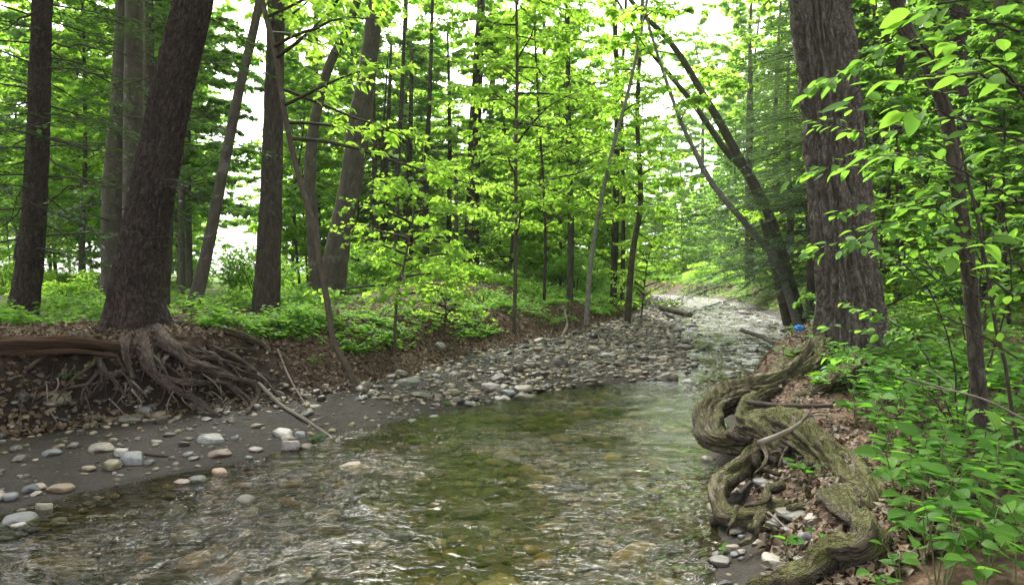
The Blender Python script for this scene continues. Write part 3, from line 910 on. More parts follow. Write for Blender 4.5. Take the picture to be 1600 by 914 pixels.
BIG = [  # px path, Y, radii base/top, bark, label
 ([(182, 482), (180, 300), (190, 160), (196, 0)], 14.5, .36, .24, 'bark_grey', 'grey trunk seen just behind the thick leaning trunk, to its left', 'hem'),
 ([(252, 478), (262, 330), (268, 230), (274, 60)], 13.0, .17, .11, 'bark_dark', 'narrow dark trunk half hidden behind the thick leaning trunk', 'none'),
 ([(300, 486), (322, 400), (342, 300), (372, 150), (402, 20)], 12.0, .15, .10, 'bark_grey', 'slim grey trunk leaning right beside the open sky gap', 'leaf'),
 ([(416, 478), (424, 300), (428, 150), (432, 0)], 13.0, .30, .20, 'bark_dark', 'straight rough dark trunk behind the curved sapling', 'leaf'),
 ([(496, 456), (490, 370), (484, 285), (490, 200), (512, 110), (548, 30)], 16.0, .23, .08, 'bark_grey', 'forked grey trunk between the rough straight and the smooth leaning trunk', 'leaf'),
 ([(516, 452), (532, 360), (548, 290), (560, 205), (574, 110), (588, 0)], 17.0, .42, .24, 'bark_grey', 'smooth grey leaning trunk with a swollen middle', 'leaf'),
 ([(736, 428), (738, 330), (742, 200), (748, 80), (752, 0)], 26.0, .40, .28, 'bark_dark', 'tall straight trunk standing beyond the leafy mound', 'leaf'),
 ([(1255, 474), (1205, 345), (1150, 238), (1100, 150), (1050, 70), (985, 0)], 19.0, .22, .085, 'bark_grey', 'thick grey trunk leaning left across the creek', 'leaf'),
 ([(1252, 486), (1215, 415), (1170, 355), (1115, 290), (1080, 225), (1056, 170)], 18.0, .15, .05, 'bark_birch', 'pale slender birch trunk leaning over the creek', 'leaf'),
 ([(1232, 452), (1180, 300), (1130, 230), (1085, 165), (1040, 110), (1000, 60)], 21.5, .20, .06, 'bark_grey', 'thin leaning trunk just behind the thick one over the creek', 'leaf'),
 ([(1556, 520), (1560, 300), (1558, 130), (1562, 0)], 11.5, .15, .11, 'bark_grey', 'straight narrow trunk at the right edge of the woods', 'leaf'),
 ([(1502, 500), (1500, 250), (1496, 100), (1492, 0)], 13.0, .27, .2, 'bark_dark', 'broad dark trunk in the shade right of the furrowed trunk', 'hem'),
 ([(1266, 470), (1268, 330), (1266, 200), (1264, 60)], 15.5, .12, .08, 'bark_dark', 'thin dark trunk close behind the furrowed trunk, on its left', 'hem'),
 ([(1172, 452), (1170, 300), (1172, 140)], 38.0, .36, .24, 'bark_dark', 'dark hemlock trunk across the creek, between birch and water', 'hem'),
 ([(1402, 505), (1408, 350), (1404, 180), (1410, 0)], 15.0, .14, .10, 'bark_dark', 'thin shaded trunk just right of the furrowed trunk', 'hem'),
]
for k, (pp, Y, r0, r1, bk, lab, cr) in enumerate(BIG):
    pth = trunk_path(pp, Y, {4: 15, 5: 17, 7: 9.5, 8: 9.5, 9: 9.5}.get(k, 12.5))
    n = len(pth)
    rad = np.linspace(1, 0, n) ** .8 * (r0 - r1) * .8 + r1 * np.linspace(1, .45, n) + (np.arange(n) == 0) * r0 * .12
    if k == 5:
        rad[3] *= 1.22; rad[1] *= .95
    root, lp = tree('hemlock_tree' if cr == 'hem' else ('birch_tree' if k == 8 else 'woodland_tree'), lab, 'tree', pth, rad, bk, 26, 90,
                    bark_disp(r0 * .05, 9, .9, True, .08, .30, .35, 5, k * 1.7))
    if cr == 'leaf':
        h0 = 4.5 if k not in (7, 8, 9) else 3.0
        cov = k in (4, 5)
        bl, lf = limbs_and_leaves(rng, lp, 7.5 if cov else h0, lp[-1][2], 36 if cov else {2: 7, 3: 8, 7: 4, 8: 5, 9: 3}.get(k, 24), 5.0 if cov else 2.8, 3.0 if cov else 1.8, 16 if cov else 14, 22, .19 if cov else .13, (0, 45), az=85 if cov else None, azspread=65)
        crown(root, bl, lf, 'leaf_bright' if k not in (10,) else 'leaf_mid')
    elif cr == 'hem':
        bl, lf = hemlock_sprays(rng, lp, 1.6, lp[-1][2], 46, 3.0, 1.4, dens=1.0, bare=.15)
        crown(root, bl, lf, 'needle')

# the hemlock that hangs over the far rapids
for yy, off, lab, n_ in ((17.0, .6, 'hemlock behind the furrowed trunk, its long dark boughs reaching over the rapids', 80),
                         (23.0, .5, 'second hemlock along the right shore, dark boughs over the water', 80), (31.0, .4, 'third hemlock along the right shore, near the bend', 70)):
    x0 = float(np.interp(yy, YK, RT)) + off
    pth = np.array([[x0, yy, gz(x0, yy)], [x0 + .05, yy, 4.5], [x0 - .1, yy, 8.5], [x0, yy, 12]])
    root, lp = tree('hemlock_tree', lab, 'tree', pth, [.22, .18, .12, .05], 'bark_dark', 16, 40, bark_disp(.012, 8, 1, True, .08, .3, .3, 5, yy))
    bl, lf = hemlock_sprays(rng, lp, .5, 11, n_, 4.6, 1.8, dens=1.15, bare=.18, az=-85, azspread=85, droop=.2, r=.02, nl=.115)
    crown(root, bl, lf, 'needle')

# slender saplings one can tell apart
SAP = [
 ([(1542, 722), (1528, 600), (1516, 450), (1500, 330), (1478, 180), (1440, 80), (1398, 0)], 4.2, .056, .042, 'bark_dark', 'slim leaning trunk rising among the broad-leaved plants at the right', 'over'),
 ([(556, 606), (545, 578), (522, 535), (511, 470), (497, 395), (486, 340), (455, 230), (430, 85), (410, 0)], 9.0, .056, .036, 'bark_sapling', 'curved sapling rising from the foot of the left bank', 'branchy'),
 ([(616, 545), (620, 470), (634, 400), (648, 330), (664, 265)], 10.6, .035, .012, 'bark_sapling', 'thin young sapling on the bank edge right of the curved sapling', 'low'),
 ([(803, 495), (806, 380), (806, 220), (808, 90), (806, -20)], 14.5, .055, .03, 'bark_sapling', 'thin straight sapling on the bank above the gravel bar', 'full'),
 ([(850, 470), (852, 380), (848, 270), (842, 180)], 19.0, .055, .03, 'bark_dark', 'thin sapling between the straight sapling and the grey pole trunk', 'full'),
 ([(890, 466), (892, 350), (889, 230), (887, 80)], 20.0, .13, .08, 'bark_grey', 'grey pole-like trunk near the middle of the picture', 'full'),
 ([(916, 492), (922, 420), (934, 340), (958, 230), (985, 130)], 18.0, .085, .04, 'bark_birch', 'pale crooked sapling at the edge of the gravel bar', 'full'),
 ([(958, 465), (962, 330), (964, 170), (960, 0)], 23.0, .15, .10, 'bark_dark', 'tall narrow dark trunk, left of a close pair beside the creek', 'full'),
 ([(980, 472), (988, 400), (1001, 310), (996, 180), (1004, 0)], 20.5, .125, .07, 'bark_sapling', 'wavy slim trunk standing nearest the creek on the left bank', 'full'),
 ([(972, 462), (974, 330), (972, 150), (978, 0)], 24.0, .10, .06, 'bark_dark', 'slim trunk, right of a close pair beside the creek', 'none'),
 ([(712, 436), (713, 340), (712, 240)], 22.0, .11, .06, 'bark_grey', 'short grey sapling stem left of the tall trunk past the mound', 'low2'),
 ([(694, 508), (698, 455), (706, 400)], 12.5, .016, .006, 'bark_dark', 'tiny bush-sized sapling above the leaf-covered slope', 'tiny'),
 ([(1002, 470), (1010, 420), (1022, 370)], 22.0, .03, .012, 'bark_dark', 'small dark-stemmed bush where the bank meets the bend', 'low2'),
]
for k, (pp, Y, r0, r1, bk, lab, cr) in enumerate(SAP):
    top = {'branchy': 8.6, 'over': 6.0, 'full': 9.5, 'none': 8.5}.get(cr, 0.0)
    pth = trunk_path(pp, Y, top)
    n = len(pth)
    rad = np.linspace(r0, r1, n)
    root, lp = tree('sapling', lab, 'sapling', pth, rad, bk, 14, 60, bark_disp(r0 * .08, 6, 2.0, False, .12, .25, .2, 3, k * 2.1))
    hmax = lp[-1][2]
    if cr == 'branchy':
        bl, lf = limbs_and_leaves(rng, lp, 3.2, hmax, 26, 2.5, 1.6, 9, 13, .115, (-5, 30), az=80, azspread=70, wfac=.27)
        crown(root, bl, lf, 'leaf_bright')
    elif cr == 'over':
        bl, lf = limbs_and_leaves(rng, lp, 3.3, hmax, 22, 1.8, 1.2, 9, 12, .10, (0, 40), wfac=.27)
        crown(root, bl, lf, 'leaf_shrub')
    elif cr == 'full':
        bl, lf = limbs_and_leaves(rng, lp, 1.9 if k < 5 else 2.6, hmax, 34 if k < 6 else 26, 2.2 if k < 6 else 1.5, 1.2 if k < 6 else .8, 12, 15, .105, (-5, 35))
        crown(root, bl, lf, 'leaf_bright')
    elif cr == 'low':
        bl, lf = limbs_and_leaves(rng, lp, .9, hmax, 22, 1.1, .7, 8, 10, .095, (-5, 25))
        crown(root, bl, lf, 'leaf_bright')
    elif cr in ('low2', 'tiny'):
        s = 1.0 if cr == 'low2' else .42
        bl, lf = limbs_and_leaves(rng, lp, .3, hmax, 20, 1.5 * s, .9 * s, 8, 10, .095 if s == 1 else .07, (0, 40))
        crown(root, bl, lf, 'leaf_bright')

# a cluster of thin dark hemlock stems in the middle of the left woods
for k, (px, Y, r) in enumerate(((586, 24, .15), (603, 26, .16), (622, 23, .13), (642, 27, .18), (668, 25, .15))):
    pth = trunk_path([(px, 440), (px + rng.uniform(-4, 4), 300), (px + rng.uniform(-6, 6), 160)], Y, 10.5)
    root, lp = tree('hemlock_tree', ['leftmost', 'second from left', 'middle', 'second from right', 'rightmost'][k] + ' of five thin dark hemlocks clustered behind the left bank', 'tree',
                    pth, np.linspace(r, r * .4, len(pth)), 'bark_dark', 12, 30, None, 'dark hemlocks clustered behind the left bank')
    bl, lf = hemlock_sprays(rng, lp, 2.4, 10, 30, 1.9, .9, dens=.9, bare=.15)
    crown(root, bl, lf, 'needle')
print('named trees', round(time.time() - T0, 1))

# ------------------------------------------------------------------ background trees that nothing tells apart
def proto_leaf(seed, Hh, h0, n_limb, L0, L1, n_tw, n_leaf, size, r, leafm, bark, elev=(-5, 35)):
    g = np.random.default_rng(seed)
    pth = np.array([[0, 0, 0], [.12 * g.normal(), .12 * g.normal(), Hh * .35], [.2 * g.normal(), .2 * g.normal(), Hh * .7], [.3 * g.normal(), .3 * g.normal(), Hh]])
    root, lp = tree('woodland_tree', None, None, pth, [r, r * .8, r * .5, r * .15], bark, 12, 26, bark_disp(r * .06, 7, 1.2, True, .1, .3, .3, 4, seed))
    bl, lf = limbs_and_leaves(g, lp, h0, Hh * .98, n_limb, L0, L1, n_tw, n_leaf, size, elev)
    crown(root, bl, lf, leafm)
    return root

def proto_hem(seed, Hh, h0, n, L0, L1, r):
    g = np.random.default_rng(seed)
    pth = np.array([[0, 0, 0], [.05 * g.normal(), .05 * g.normal(), Hh * .5], [.1 * g.normal(), .1 * g.normal(), Hh]])
    root, lp = tree('hemlock_tree', None, None, pth, [r, r * .6, r * .1], 'bark_dark', 12, 26, bark_disp(r * .06, 7, 1.2, True, .1, .3, .3, 4, seed))
    bl, lf = hemlock_sprays(g, lp, h0, Hh * .99, n, L0, L1, dens=1.25, bare=.1)
    crown(root, bl, lf, 'needle')
    return root

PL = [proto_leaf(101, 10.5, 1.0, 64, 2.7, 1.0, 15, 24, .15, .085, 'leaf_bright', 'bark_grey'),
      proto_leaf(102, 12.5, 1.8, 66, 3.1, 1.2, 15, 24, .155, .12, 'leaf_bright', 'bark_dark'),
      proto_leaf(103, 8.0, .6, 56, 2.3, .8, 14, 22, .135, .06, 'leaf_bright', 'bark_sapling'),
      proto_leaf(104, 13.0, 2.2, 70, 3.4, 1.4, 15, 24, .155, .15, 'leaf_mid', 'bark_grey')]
PH = [proto_hem(201, 12, 1.2, 70, 3.0, .5, .16), proto_hem(202, 9, .8, 60, 2.5, .4, .12)]
used = set()

def put(proto, x, y, s, rz, name, label, cat, group):
    o = proto if proto.name not in used else copy_tree(proto)
    used.add(proto.name)
    o.location = (x, y, gz(x, y) - .03)
    o.rotation_euler = (0, 0, rz)
    o.scale = (s, s, s * random.uniform(.92, 1.1))
    tag(o, label, cat, group)
    return o

LM = [(-99999, None), (60, 'left-edge trunk'), (230, 'thick leaning trunk'), (345, 'slim grey trunk'), (425, 'rough straight trunk'), (545, 'smooth leaning trunk'), (742, 'tall straight trunk'),
      (806, 'straight sapling'), (890, 'grey pole-like trunk'), (1000, 'wavy slim trunk'), (1140, 'trunk leaning over the creek'), (1315, 'furrowed trunk'), (1500, 'broad dark trunk'), (99999, None)]
def where(px, y, y0, y1):
    k = max(i for i in range(len(LM)) if LM[i][0] <= px)
    a, b = LM[k][1], LM[k + 1][1]
    s = ('between ' + a + ' and ' + b) if a and b else ('left of the ' + b if b else 'right of the ' + a)
    d = (y - y0) / (y1 - y0)
    return s + (', closest' if d < .4 else (', farthest back' if d > .75 else ', midway back'))

def clear(x, y, m=.6):
    return x < np.interp(y, YK, LT) - m or x > np.interp(y, YK, RT) + m

def scatter(n, px0, px1, Y0, Y1, protos, smin, smax, name, label, cat, group, seed, gap=1.6, avoid=()):
    g = random.Random(seed)
    done = []
    tries = 0
    while len(done) < n and tries < 4000:
        tries += 1
        px = g.uniform(px0, px1)
        y = math.sqrt(g.uniform(Y0 * Y0, Y1 * Y1))
        x = (px - 800) / F * y
        if not clear(x, y): continue
        if any(a <= px <= b and c <= y <= d for a, b, c, d in avoid): continue
        if any((x - u) ** 2 + (y - v) ** 2 < gap * gap for u, v in done): continue
        done.append((x, y))
        put(g.choice(protos), x, y, g.uniform(smin, smax), g.uniform(0, 6.28), name, label + ' ' + where(px, y, Y0, Y1), cat, group)

AV = [(300, 440, 0, 999), (965, 1110, 20, 60)]
scatter(34, 440, 1040, 25, 50, PL[:3], .8, 1.15, 'woodland_tree', 'slender green tree', 'tree', 'bright slender trees left of the creek', 1, 2.0, AV)
scatter(24, -60, 420, 20, 46, [PL[1], PL[3], PL[2]], .8, 1.25, 'woodland_tree', 'leafy tree', 'tree', 'leafy trees behind the left trunks', 2, 3.0, AV)
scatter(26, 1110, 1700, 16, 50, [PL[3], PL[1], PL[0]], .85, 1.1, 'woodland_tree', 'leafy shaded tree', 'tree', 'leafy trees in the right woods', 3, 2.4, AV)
scatter(16, 1120, 1700, 15, 40, PH, .8, 1.15, 'hemlock_tree', 'dark hemlock', 'tree', 'hemlocks in the right woods', 4, 2.4, AV)
scatter(6, 560, 720, 24, 40, PH, .8, 1.1, 'hemlock_tree', 'deep dark hemlock', 'tree', 'hemlocks deep in the left woods', 5, 2.4, AV)
scatter(44, 440, 1640, 52, 95, PL, 1.2, 1.7, 'woodland_tree', 'distant pale tree', 'tree', 'distant trees closing the view', 6, 4.0, [(330, 430, 0, 999), (980, 1080, 0, 75)])
scatter(12, -100, 330, 50, 90, PL, 1.0, 1.5, 'woodland_tree', 'distant clearing tree', 'tree', 'distant trees beyond the clearing', 8, 4.0)
scatter(12, 960, 1130, 52, 80, PL[2:3], .8, 1.1, 'woodland_tree', 'low tree', 'tree', 'low trees at the bend of the creek', 9, 2.0)

# tall trees whose crowns close the canopy over both banks
PC = [proto_leaf(111, 21, 9.0, 44, 5.0, 2.0, 16, 16, .26, .26, 'leaf_bright', 'bark_grey', (5, 50)),
      proto_leaf(112, 19, 8.0, 40, 4.6, 2.0, 16, 16, .26, .22, 'leaf_bright', 'bark_dark', (5, 50))]
for (x, y, s) in ((-7.5, 13.5, 1), (-12, 12, 1), (-10.5, 19.5, 1), (9.5, 14, 1), (13.5, 17, 1.05), (12.5, 23, 1.1), (17, 27, 1.1), (8.2, 9.5, .95), (-9.5, 7.5, 1), (-8.5, 30, 1), (-5, 33, 1.05), (-1.2, 36, 1.05), (1.8, 40, 1), (14.5, 42, 1.1), (17, 34, 1.1), (8.9, 17.6, 1), (7.0, 6.0, 1), (11, 10.5, 1), (-11, 5, 1), (-7.6, 3.5, .95), (-17, 30, 1.1)):  # trees outside the frame are added to darken banks and reflections
    left = x < np.interp(y, YK, LT)
    put(PC[int(abs(x * 7)) % 2], x, y, s, x * 3.7, 'woodland_tree', 'tall canopy trunk ' + where(800 + x / y * F, y, 10, 40), 'tree', 'tall canopy trees ' + ('of the left woods' if left else 'of the right woods'))

PY = proto_leaf(105, 8.0, .6, 50, 2.3, .8, 13, 18, .15, .06, 'leaf_mid', 'bark_dark')  # darker leaf material paints in the shade of the right woods
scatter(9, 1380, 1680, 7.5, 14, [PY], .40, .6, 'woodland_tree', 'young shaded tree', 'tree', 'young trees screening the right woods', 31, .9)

for x, y, s, w in ((12.4, 23.5, 1.25, 'nearest'), (13.0, 29.0, 1.4, 'middle'), (14.0, 36.0, 1.5, 'farthest')):
    put(PH[0], x, y, s, x * 5.1, 'hemlock_tree', w + ' of three tall dark hemlocks overhanging the right shore of the creek', 'tree', 'tall hemlocks on the right shore')

for px, y, s, pr, w in ((1095, 76, 1.3, 0, 'first'), (1135, 84, 1.35, 1, 'second'), (1180, 70, 1.25, 0, 'third')):
    put(PC[pr], (px - 800) / F * y, y, s, px, 'woodland_tree', w + ' from left of three distant tall trees right of the sky gap', 'tree', 'distant tall trees right of the sky gap')
for px, y, s, w in ((990, 70, 1.5, 'first'), (1030, 80, 1.6, 'second'), (1065, 72, 1.45, 'third')):
    put(PL[0], (px - 800) / F * y, y, s, px, 'woodland_tree', w + ' from left of three distant trees under the sky gap', 'tree', 'distant trees under the sky gap')

# bushes of the undergrowth
def proto_bush(seed, Hh, rad, n, size, leafm):
    g = np.random.default_rng(seed)
    root = empty('bush')
    bl, lf = MB(), MB()
    stems = MB()
    for k in range(7):
        a = g.uniform(0, 6.28); q = g.uniform(.2, .8) * rad
        tube(stems, [[0, 0, -.05], [q * .4 * math.cos(a), q * .4 * math.sin(a), Hh * .45], [q * math.cos(a), q * math.sin(a), Hh * g.uniform(.7, 1)]], [.012, .008, .003], 5, 7, cap=False)
    u = g.normal(size=(n, 3)); u /= np.linalg.norm(u, axis=1)[:, None]
    cl = g.normal(size=(26, 3)); cl /= np.linalg.norm(cl, axis=1)[:, None]
    cl[:, 2] = np.abs(cl[:, 2]) * .9
    cl = cl * g.uniform(.45, 1, (26, 1)) * np.array([rad, rad, Hh])
    w = g.integers(0, 26, n)
    P = cl[w] + u * np.array([.34 * rad, .34 * rad, .12 * Hh]) * g.random((n, 1)) ** .5
    P[:, 2] = np.maximum(P[:, 2], .05)
    D = nrm(P * np.array([1, 1, .2])) + g.normal(size=(n, 3)) * .6
    N = np.array([0, 0, 1.0]) + g.normal(size=(n, 3)) * .35
    L = size * g.uniform(.6, 1.3, n)
    leaf_tris(lf, P, D, N, L, L * .32, g.random(n))
    c = lf.obj('foliage', M[leafm], root)
    stems.obj('stems', M['twig'], root)
    return root
PB = [proto_bush(301, 1.3, 1.0, 2600, .10, 'leaf_bright'), proto_bush(302, .9, .9, 2000, .095, 'leaf_bright'), proto_bush(303, 1.7, 1.1, 2800, .11, 'leaf_mid'), proto_bush(304, .6, .7, 1500, .085, 'leaf_mid')]
scatter(60, 440, 1045, 17, 44, PB, .6, 1.25, 'bush', 'leafy bush', 'bush', 'bushes in the left undergrowth', 21, 1.2)
scatter(22, -20, 430, 13, 36, PB, .6, 1.0, 'bush', 'low bush', 'bush', 'bushes behind the left trunks', 22, 1.4)
scatter(60, 1060, 1700, 14, 46, PB, .7, 1.4, 'bush', 'bank bush', 'bush', 'bushes of the right bank', 23, 1.4)
scatter(34, 940, 1230, 44, 62, PB[:2], 1.2, 2.2, 'bush', 'creek-bend bush', 'bush', 'bushes at the bend of the creek', 24, 1.4)
print('background', round(time.time() - T0, 1))
#@@PART3

# ------------------------------------------------------------------ roots
CAMP = np.array([0, 0, CAMZ])
def on(px, py, off=0.06):
    h = hit(px, py)
    d = CAMP - h
    return h + d / np.linalg.norm(d) * off

def root_disp(r0, seed, rough=1.0):
    def f(b, th, s, r):
        tw = th + .5 * np.sin(s * 2.0 + seed)
        big = fbm(np.stack([np.cos(tw) * .9, np.sin(tw) * .9, s * 2.2 / (1 + r0 * 3)], -1) + seed, 2)
        rid = fbm(np.stack([np.cos(tw) * 2.6, np.sin(tw) * 2.6, s * 1.4], -1) + seed + 7, 3)
        fine = fbm(np.stack([np.cos(tw) * 7, np.sin(tw) * 7, s * 5], -1) + seed + 3, 2)
        return r * rough * (.75 * big + .38 * (np.minimum(np.abs(rid) * 4, 1) - .6) + .2 * fine)
    return f

def root_part(tree_o, pts, r0, r1, matname, sides=14, name='root', amp=.75, label=None, rings=None, mid=None):
    base = np.array(tree_o.location)
    mb = MB()
    P = np.asarray(pts, float) - base
    P[1:-1] += np.random.default_rng(int(abs(P.sum()) * 999)).normal(size=P[1:-1].shape) * r0 * .22
    L = np.linalg.norm(np.diff(P, axis=0), axis=1).sum()
    R = np.interp(np.linspace(0, 1, 9), [0, .5, 1], [r0, (r0 + r1) / 2, r1]) * np.random.default_rng(int(abs(P.sum()) * 777)).uniform(.72, 1.28, 9)
    tube(mb, P, R, sides, rings or int(16 + L * 40), root_disp(r0, float(abs(P.sum())), amp), seed=random.uniform(0, 20))
    o = mb.obj(name, M[matname], tree_o)
    if label: o['label'] = label
    return o

LROOT = [
 ([(222, 522, .12), (226, 560, .14), (238, 590, .16), (268, 610, .18), (302, 628, .14), (344, 652, .02)], .105, .04, 'root_brown', 18),
 ([(246, 516, .12), (268, 545, .16), (300, 568, .20), (336, 584, .20), (376, 598, .12)], .115, .05, 'root_brown', 18),
 ([(256, 506, .06), (310, 514, .06), (366, 524, .05), (418, 544, .02)], .085, .055, 'root_mossy', 16),
 ([(268, 548, .18), (318, 576, .20), (366, 590, .20), (398, 603, .18), (403, 622, .14), (386, 648, .03)], .06, .03, 'root_brown', 12),
 ([(248, 600, .14), (300, 600, .20), (350, 600, .20), (386, 618, .15), (402, 642, .03)], .062, .028, 'root_brown', 12),
 ([(196, 530, .12), (199, 560, .18), (208, 592, .16)], .065, .04, 'root_brown', 12),
 ([(150, 548, .10), (160, 578, .16), (178, 598, .18), (197, 622, .14)], .05, .025, 'root_brown', 12),
 ([(328, 545, .08), (366, 560, .10), (402, 586, .10), (444, 628, .03)], .05, .02, 'root_brown', 12),
 ([(345, 550, .08), (372, 545, .12), (402, 550, .04)], .025, .02, 'root_mossy', 10),
 ([(290, 560, .16), (340, 566, .16), (392, 580, .12), (430, 600, .04)], .032, .015, 'root_brown', 10),
 ([(140, 540, .08), (90, 556, .10), (40, 580, .06)], .05, .03, 'root_brown', 10),
 ([(170, 600, .10), (110, 610, .12), (50, 640, .05)], .022, .01, 'root_brown', 8),
]
gl = random.Random(15)
for k in range(20):                                      # the finer tangle over the bank
    px, py = gl.uniform(150, 330), gl.uniform(535, 585)
    q = [(px, py, .12)]
    dx = gl.uniform(-6, 34) if px > 200 else gl.uniform(-26, 16)
    for j in range(3):
        px += dx + gl.uniform(-12, 12); py += gl.uniform(6, 24)
        q.append((px, min(py, 640), gl.uniform(.08, .2)))
    LROOT.append((q, gl.uniform(.018, .04), .008, gl.choice(['root_brown', 'root_brown', 'root_lightmoss']), 10))
for pts, r0, r1, m_, sd in LROOT:
    root_part(left_tree, [on(*p) for p in pts], r0 * .75, r1 * .6, m_, 26 if r0 > .04 else 12)
g = random.Random(5)
for k in range(60):                                      # thin hanging rootlets
    px, py = g.uniform(20, 410), g.uniform(575, 625)
    a = on(px, py, g.uniform(.12, .2))
    b = a + np.array([g.uniform(-.15, .15), -g.uniform(0, .05), -g.uniform(.06, .16)])
    c = b + np.array([g.uniform(-.14, .14), -g.uniform(-.02, .05), -g.uniform(.03, .14)])
    root_part(left_tree, [a, b, c], g.uniform(.006, .012), .003, g.choice(['root_brown', 'root_brown', 'twig_pale']), 6, 'rootlet', 0, rings=8)

# the contorted mossy roots of the furrowed tree, undercut by the creek
RROOT = [
 ([(1305, 535, .9), (1255, 572, .75), (1215, 597, .65), (1165, 612, .56), (1118, 638, .46), (1098, 662, .36), (1122, 688, .30), (1170, 694, .30)], .14, .095, 'root_lightmoss', 26, None),
 ([(1290, 560, .82), (1230, 606, .58), (1180, 628, .50), (1165, 655, .46), (1190, 688, .40), (1225, 716, .34)], .10, .08, 'root_mossy', 24, None),
 ([(1172, 664, .44), (1240, 686, .44), (1290, 716, .42), (1335, 752, .38), (1368, 792, .38), (1384, 850, .2)], .125, .115, 'root_mossy', 30, 'thick mossy root running diagonally towards the viewer'),
 ([(1205, 690, .36), (1160, 730, .24), (1128, 770, .15), (1128, 800, .10), (1150, 812, .10), (1190, 806, .15), (1245, 792, .24), (1305, 776, .32)], .075, .055, 'root_lightmoss', 20, 'looping root at the water edge'),
 ([(1300, 772, .38), (1340, 806, .44), (1368, 838, .44), (1352, 858, .40), (1310, 872, .33), (1262, 892, .24), (1180, 925, .06)], .06, .09, 'root_mossy', 22, None),
 ([(1310, 590, .72), (1260, 615, .58), (1235, 650, .48), (1262, 690, .36)], .07, .05, 'root_mossy', 16, None),
 ([(1345, 570, .84), (1300, 600, .70), (1245, 625, .56)], .07, .04, 'root_lightmoss', 16, None),
 ([(1265, 546, .86), (1225, 562, .55), (1195, 578, .30), (1170, 592, .04)], .10, .05, 'root_lightmoss', 18, None),
 ([(1130, 800, .10), (1115, 808, .05), (1122, 820, .01)], .04, .02, 'root_lightmoss', 10, None),
 ([(1170, 800, .08), (1200, 835, .06), (1240, 850, .03)], .045, .03, 'root_brown', 10, None),
]
gl = random.Random(29)
for k in range(24):
    px, py = gl.uniform(1130, 1340), gl.uniform(610, 830)
    z0 = np.interp(py, [600, 700, 830], [.62, .44, .22])
    q = [(px, py, z0)]
    an = gl.uniform(-.6, 2.6)
    for j in range(3):
        px += math.cos(an) * gl.uniform(14, 34); py += math.sin(an) * gl.uniform(8, 22); an += gl.uniform(-.6, .6)
        z0 -= gl.uniform(.0, .09)
        q.append((px, py, z0))
    r_ = gl.uniform(.012, .036)
    RROOT.append((q, r_, r_ * .4, gl.choice(['root_lightmoss', 'root_mossy', 'root_brown']), 10, None))
for pts, r0, r1, m_, sd, lab in RROOT:
    root_part(right_tree, [atz(*p) for p in pts], r0, r1, m_, 60 if r0 > .09 else (28 if r0 > .04 else 10), 'root', 1.0, lab, rings=200 if r0 > .09 else (None if r0 > .04 else 14))

# ------------------------------------------------------------------ logs and sticks
def stick(name, label, cat, pts, r0, r1, matname, sides=8, amp=.1, twigs=0, seed=0):
    P = np.asarray(pts, float)
    base = P[0].copy()
    mb = MB()
    tube(mb, P - base, [r0, (r0 + r1) / 2, r1], sides, 30, bark_disp(r0 * amp, 5, 3, False, .2, seed=seed), seed=seed)
    gg = np.random.default_rng(seed + 1)
    C = catmull(P - base, 20)
    for k in range(twigs):
        i = gg.integers(4, 18)
        d = nrm(nrm(C[i] - C[i - 1]) + gg.normal(size=3) * .6); d[2] = abs(d[2])
        l = gg.uniform(.12, .3)
        tube(mb, [C[i], C[i] + d * l * .6, C[i] + d * l + gg.normal(size=3) * .04], [r1, .002], 5, 6)
    o = mb.obj(name, M[matname], None, base)
    return tag(o, label, cat)

def split_log():
    P = np.array([on(-70, 540, .22), on(40, 540, .24), on(120, 543, .26), on(186, 546, .24)])
    P[:, 2] += .02
    base = P[0].copy()
    r = empty('fallen_log', base)
    tag(r, 'brown split log lying along the left bank beside the thick trunk', 'log')
    mb = MB(); tube(mb, P - base, [.068, .062, .045], 22, 70, bark_disp(.03, 12, .35, True, .3, seed=3.0), seed=2)
    mb.obj('log_body', M['wood_split'], r)
    mb = MB(); tube(mb, P * 1.0 - base + np.array([0, -.03, -.09]), [.03, .035, .02], 12, 50, bark_disp(.012, 9, .4, True, .3, seed=8.0), seed=5)
    mb.obj('splinter', M['wood_split'], r)
split_log()
stick('fallen_stick', 'straight brown stick sloping from the roots down to the mud', 'stick', [on(404, 600, .10), on(440, 634, .12), on(475, 655, .08), on(521, 681, .02)], .024, .017, 'twig_pale', 9, twigs=1, seed=3)
stick('fallen_stick', 'thin pale bare stick leaning on the leaf-covered bank', 'stick', [on(434, 546, .12), on(452, 590, .12), on(478, 634, .03)], .014, .010, 'twig_pale', 7, seed=4)
stick('fallen_stick', 'short pale stick propped below the curved sapling', 'stick', [on(580, 590, .18), on(568, 608, .10), on(555, 628, .02)], .012, .006, 'twig_pale', 6, twigs=1, seed=5)
stick('fallen_branch', 'grey curved branch lying across the rapids near the furrowed trunk', 'branch', [atz(1158, 516, .30), atz(1195, 528, .34), atz(1228, 548, .30), atz(1256, 562, .34)], .05, .07, 'bark_grey', 10, seed=6)
stick('fallen_log', 'weathered log beached at the far end of the gravel bar', 'log', [atz(1034, 480, .62), atz(1056, 486, .58), atz(1078, 492, .5)], .14, .09, 'bark_sapling', 12, seed=7)
stick('fallen_stick', 'dark straight stick resting over the mossy root burl', 'stick', [atz(1168, 628, .60), atz(1220, 634, .62), atz(1300, 634, .68)], .022, .016, 'twig', 8, seed=8)
stick('fallen_stick', 'crooked pale stick lying across the thick mossy root', 'stick', [atz(1186, 692, .54), atz(1225, 676, .58), atz(1248, 662, .64), atz(1268, 645, .72)], .020, .008, 'twig_pale', 8, twigs=2, seed=9)
stick('fallen_stick', 'thin pale stick slanting down below the looping root', 'stick', [atz(1200, 800, .26), atz(1240, 835, .20), atz(1278, 872, .22)], .008, .005, 'twig_pale', 6, seed=10)
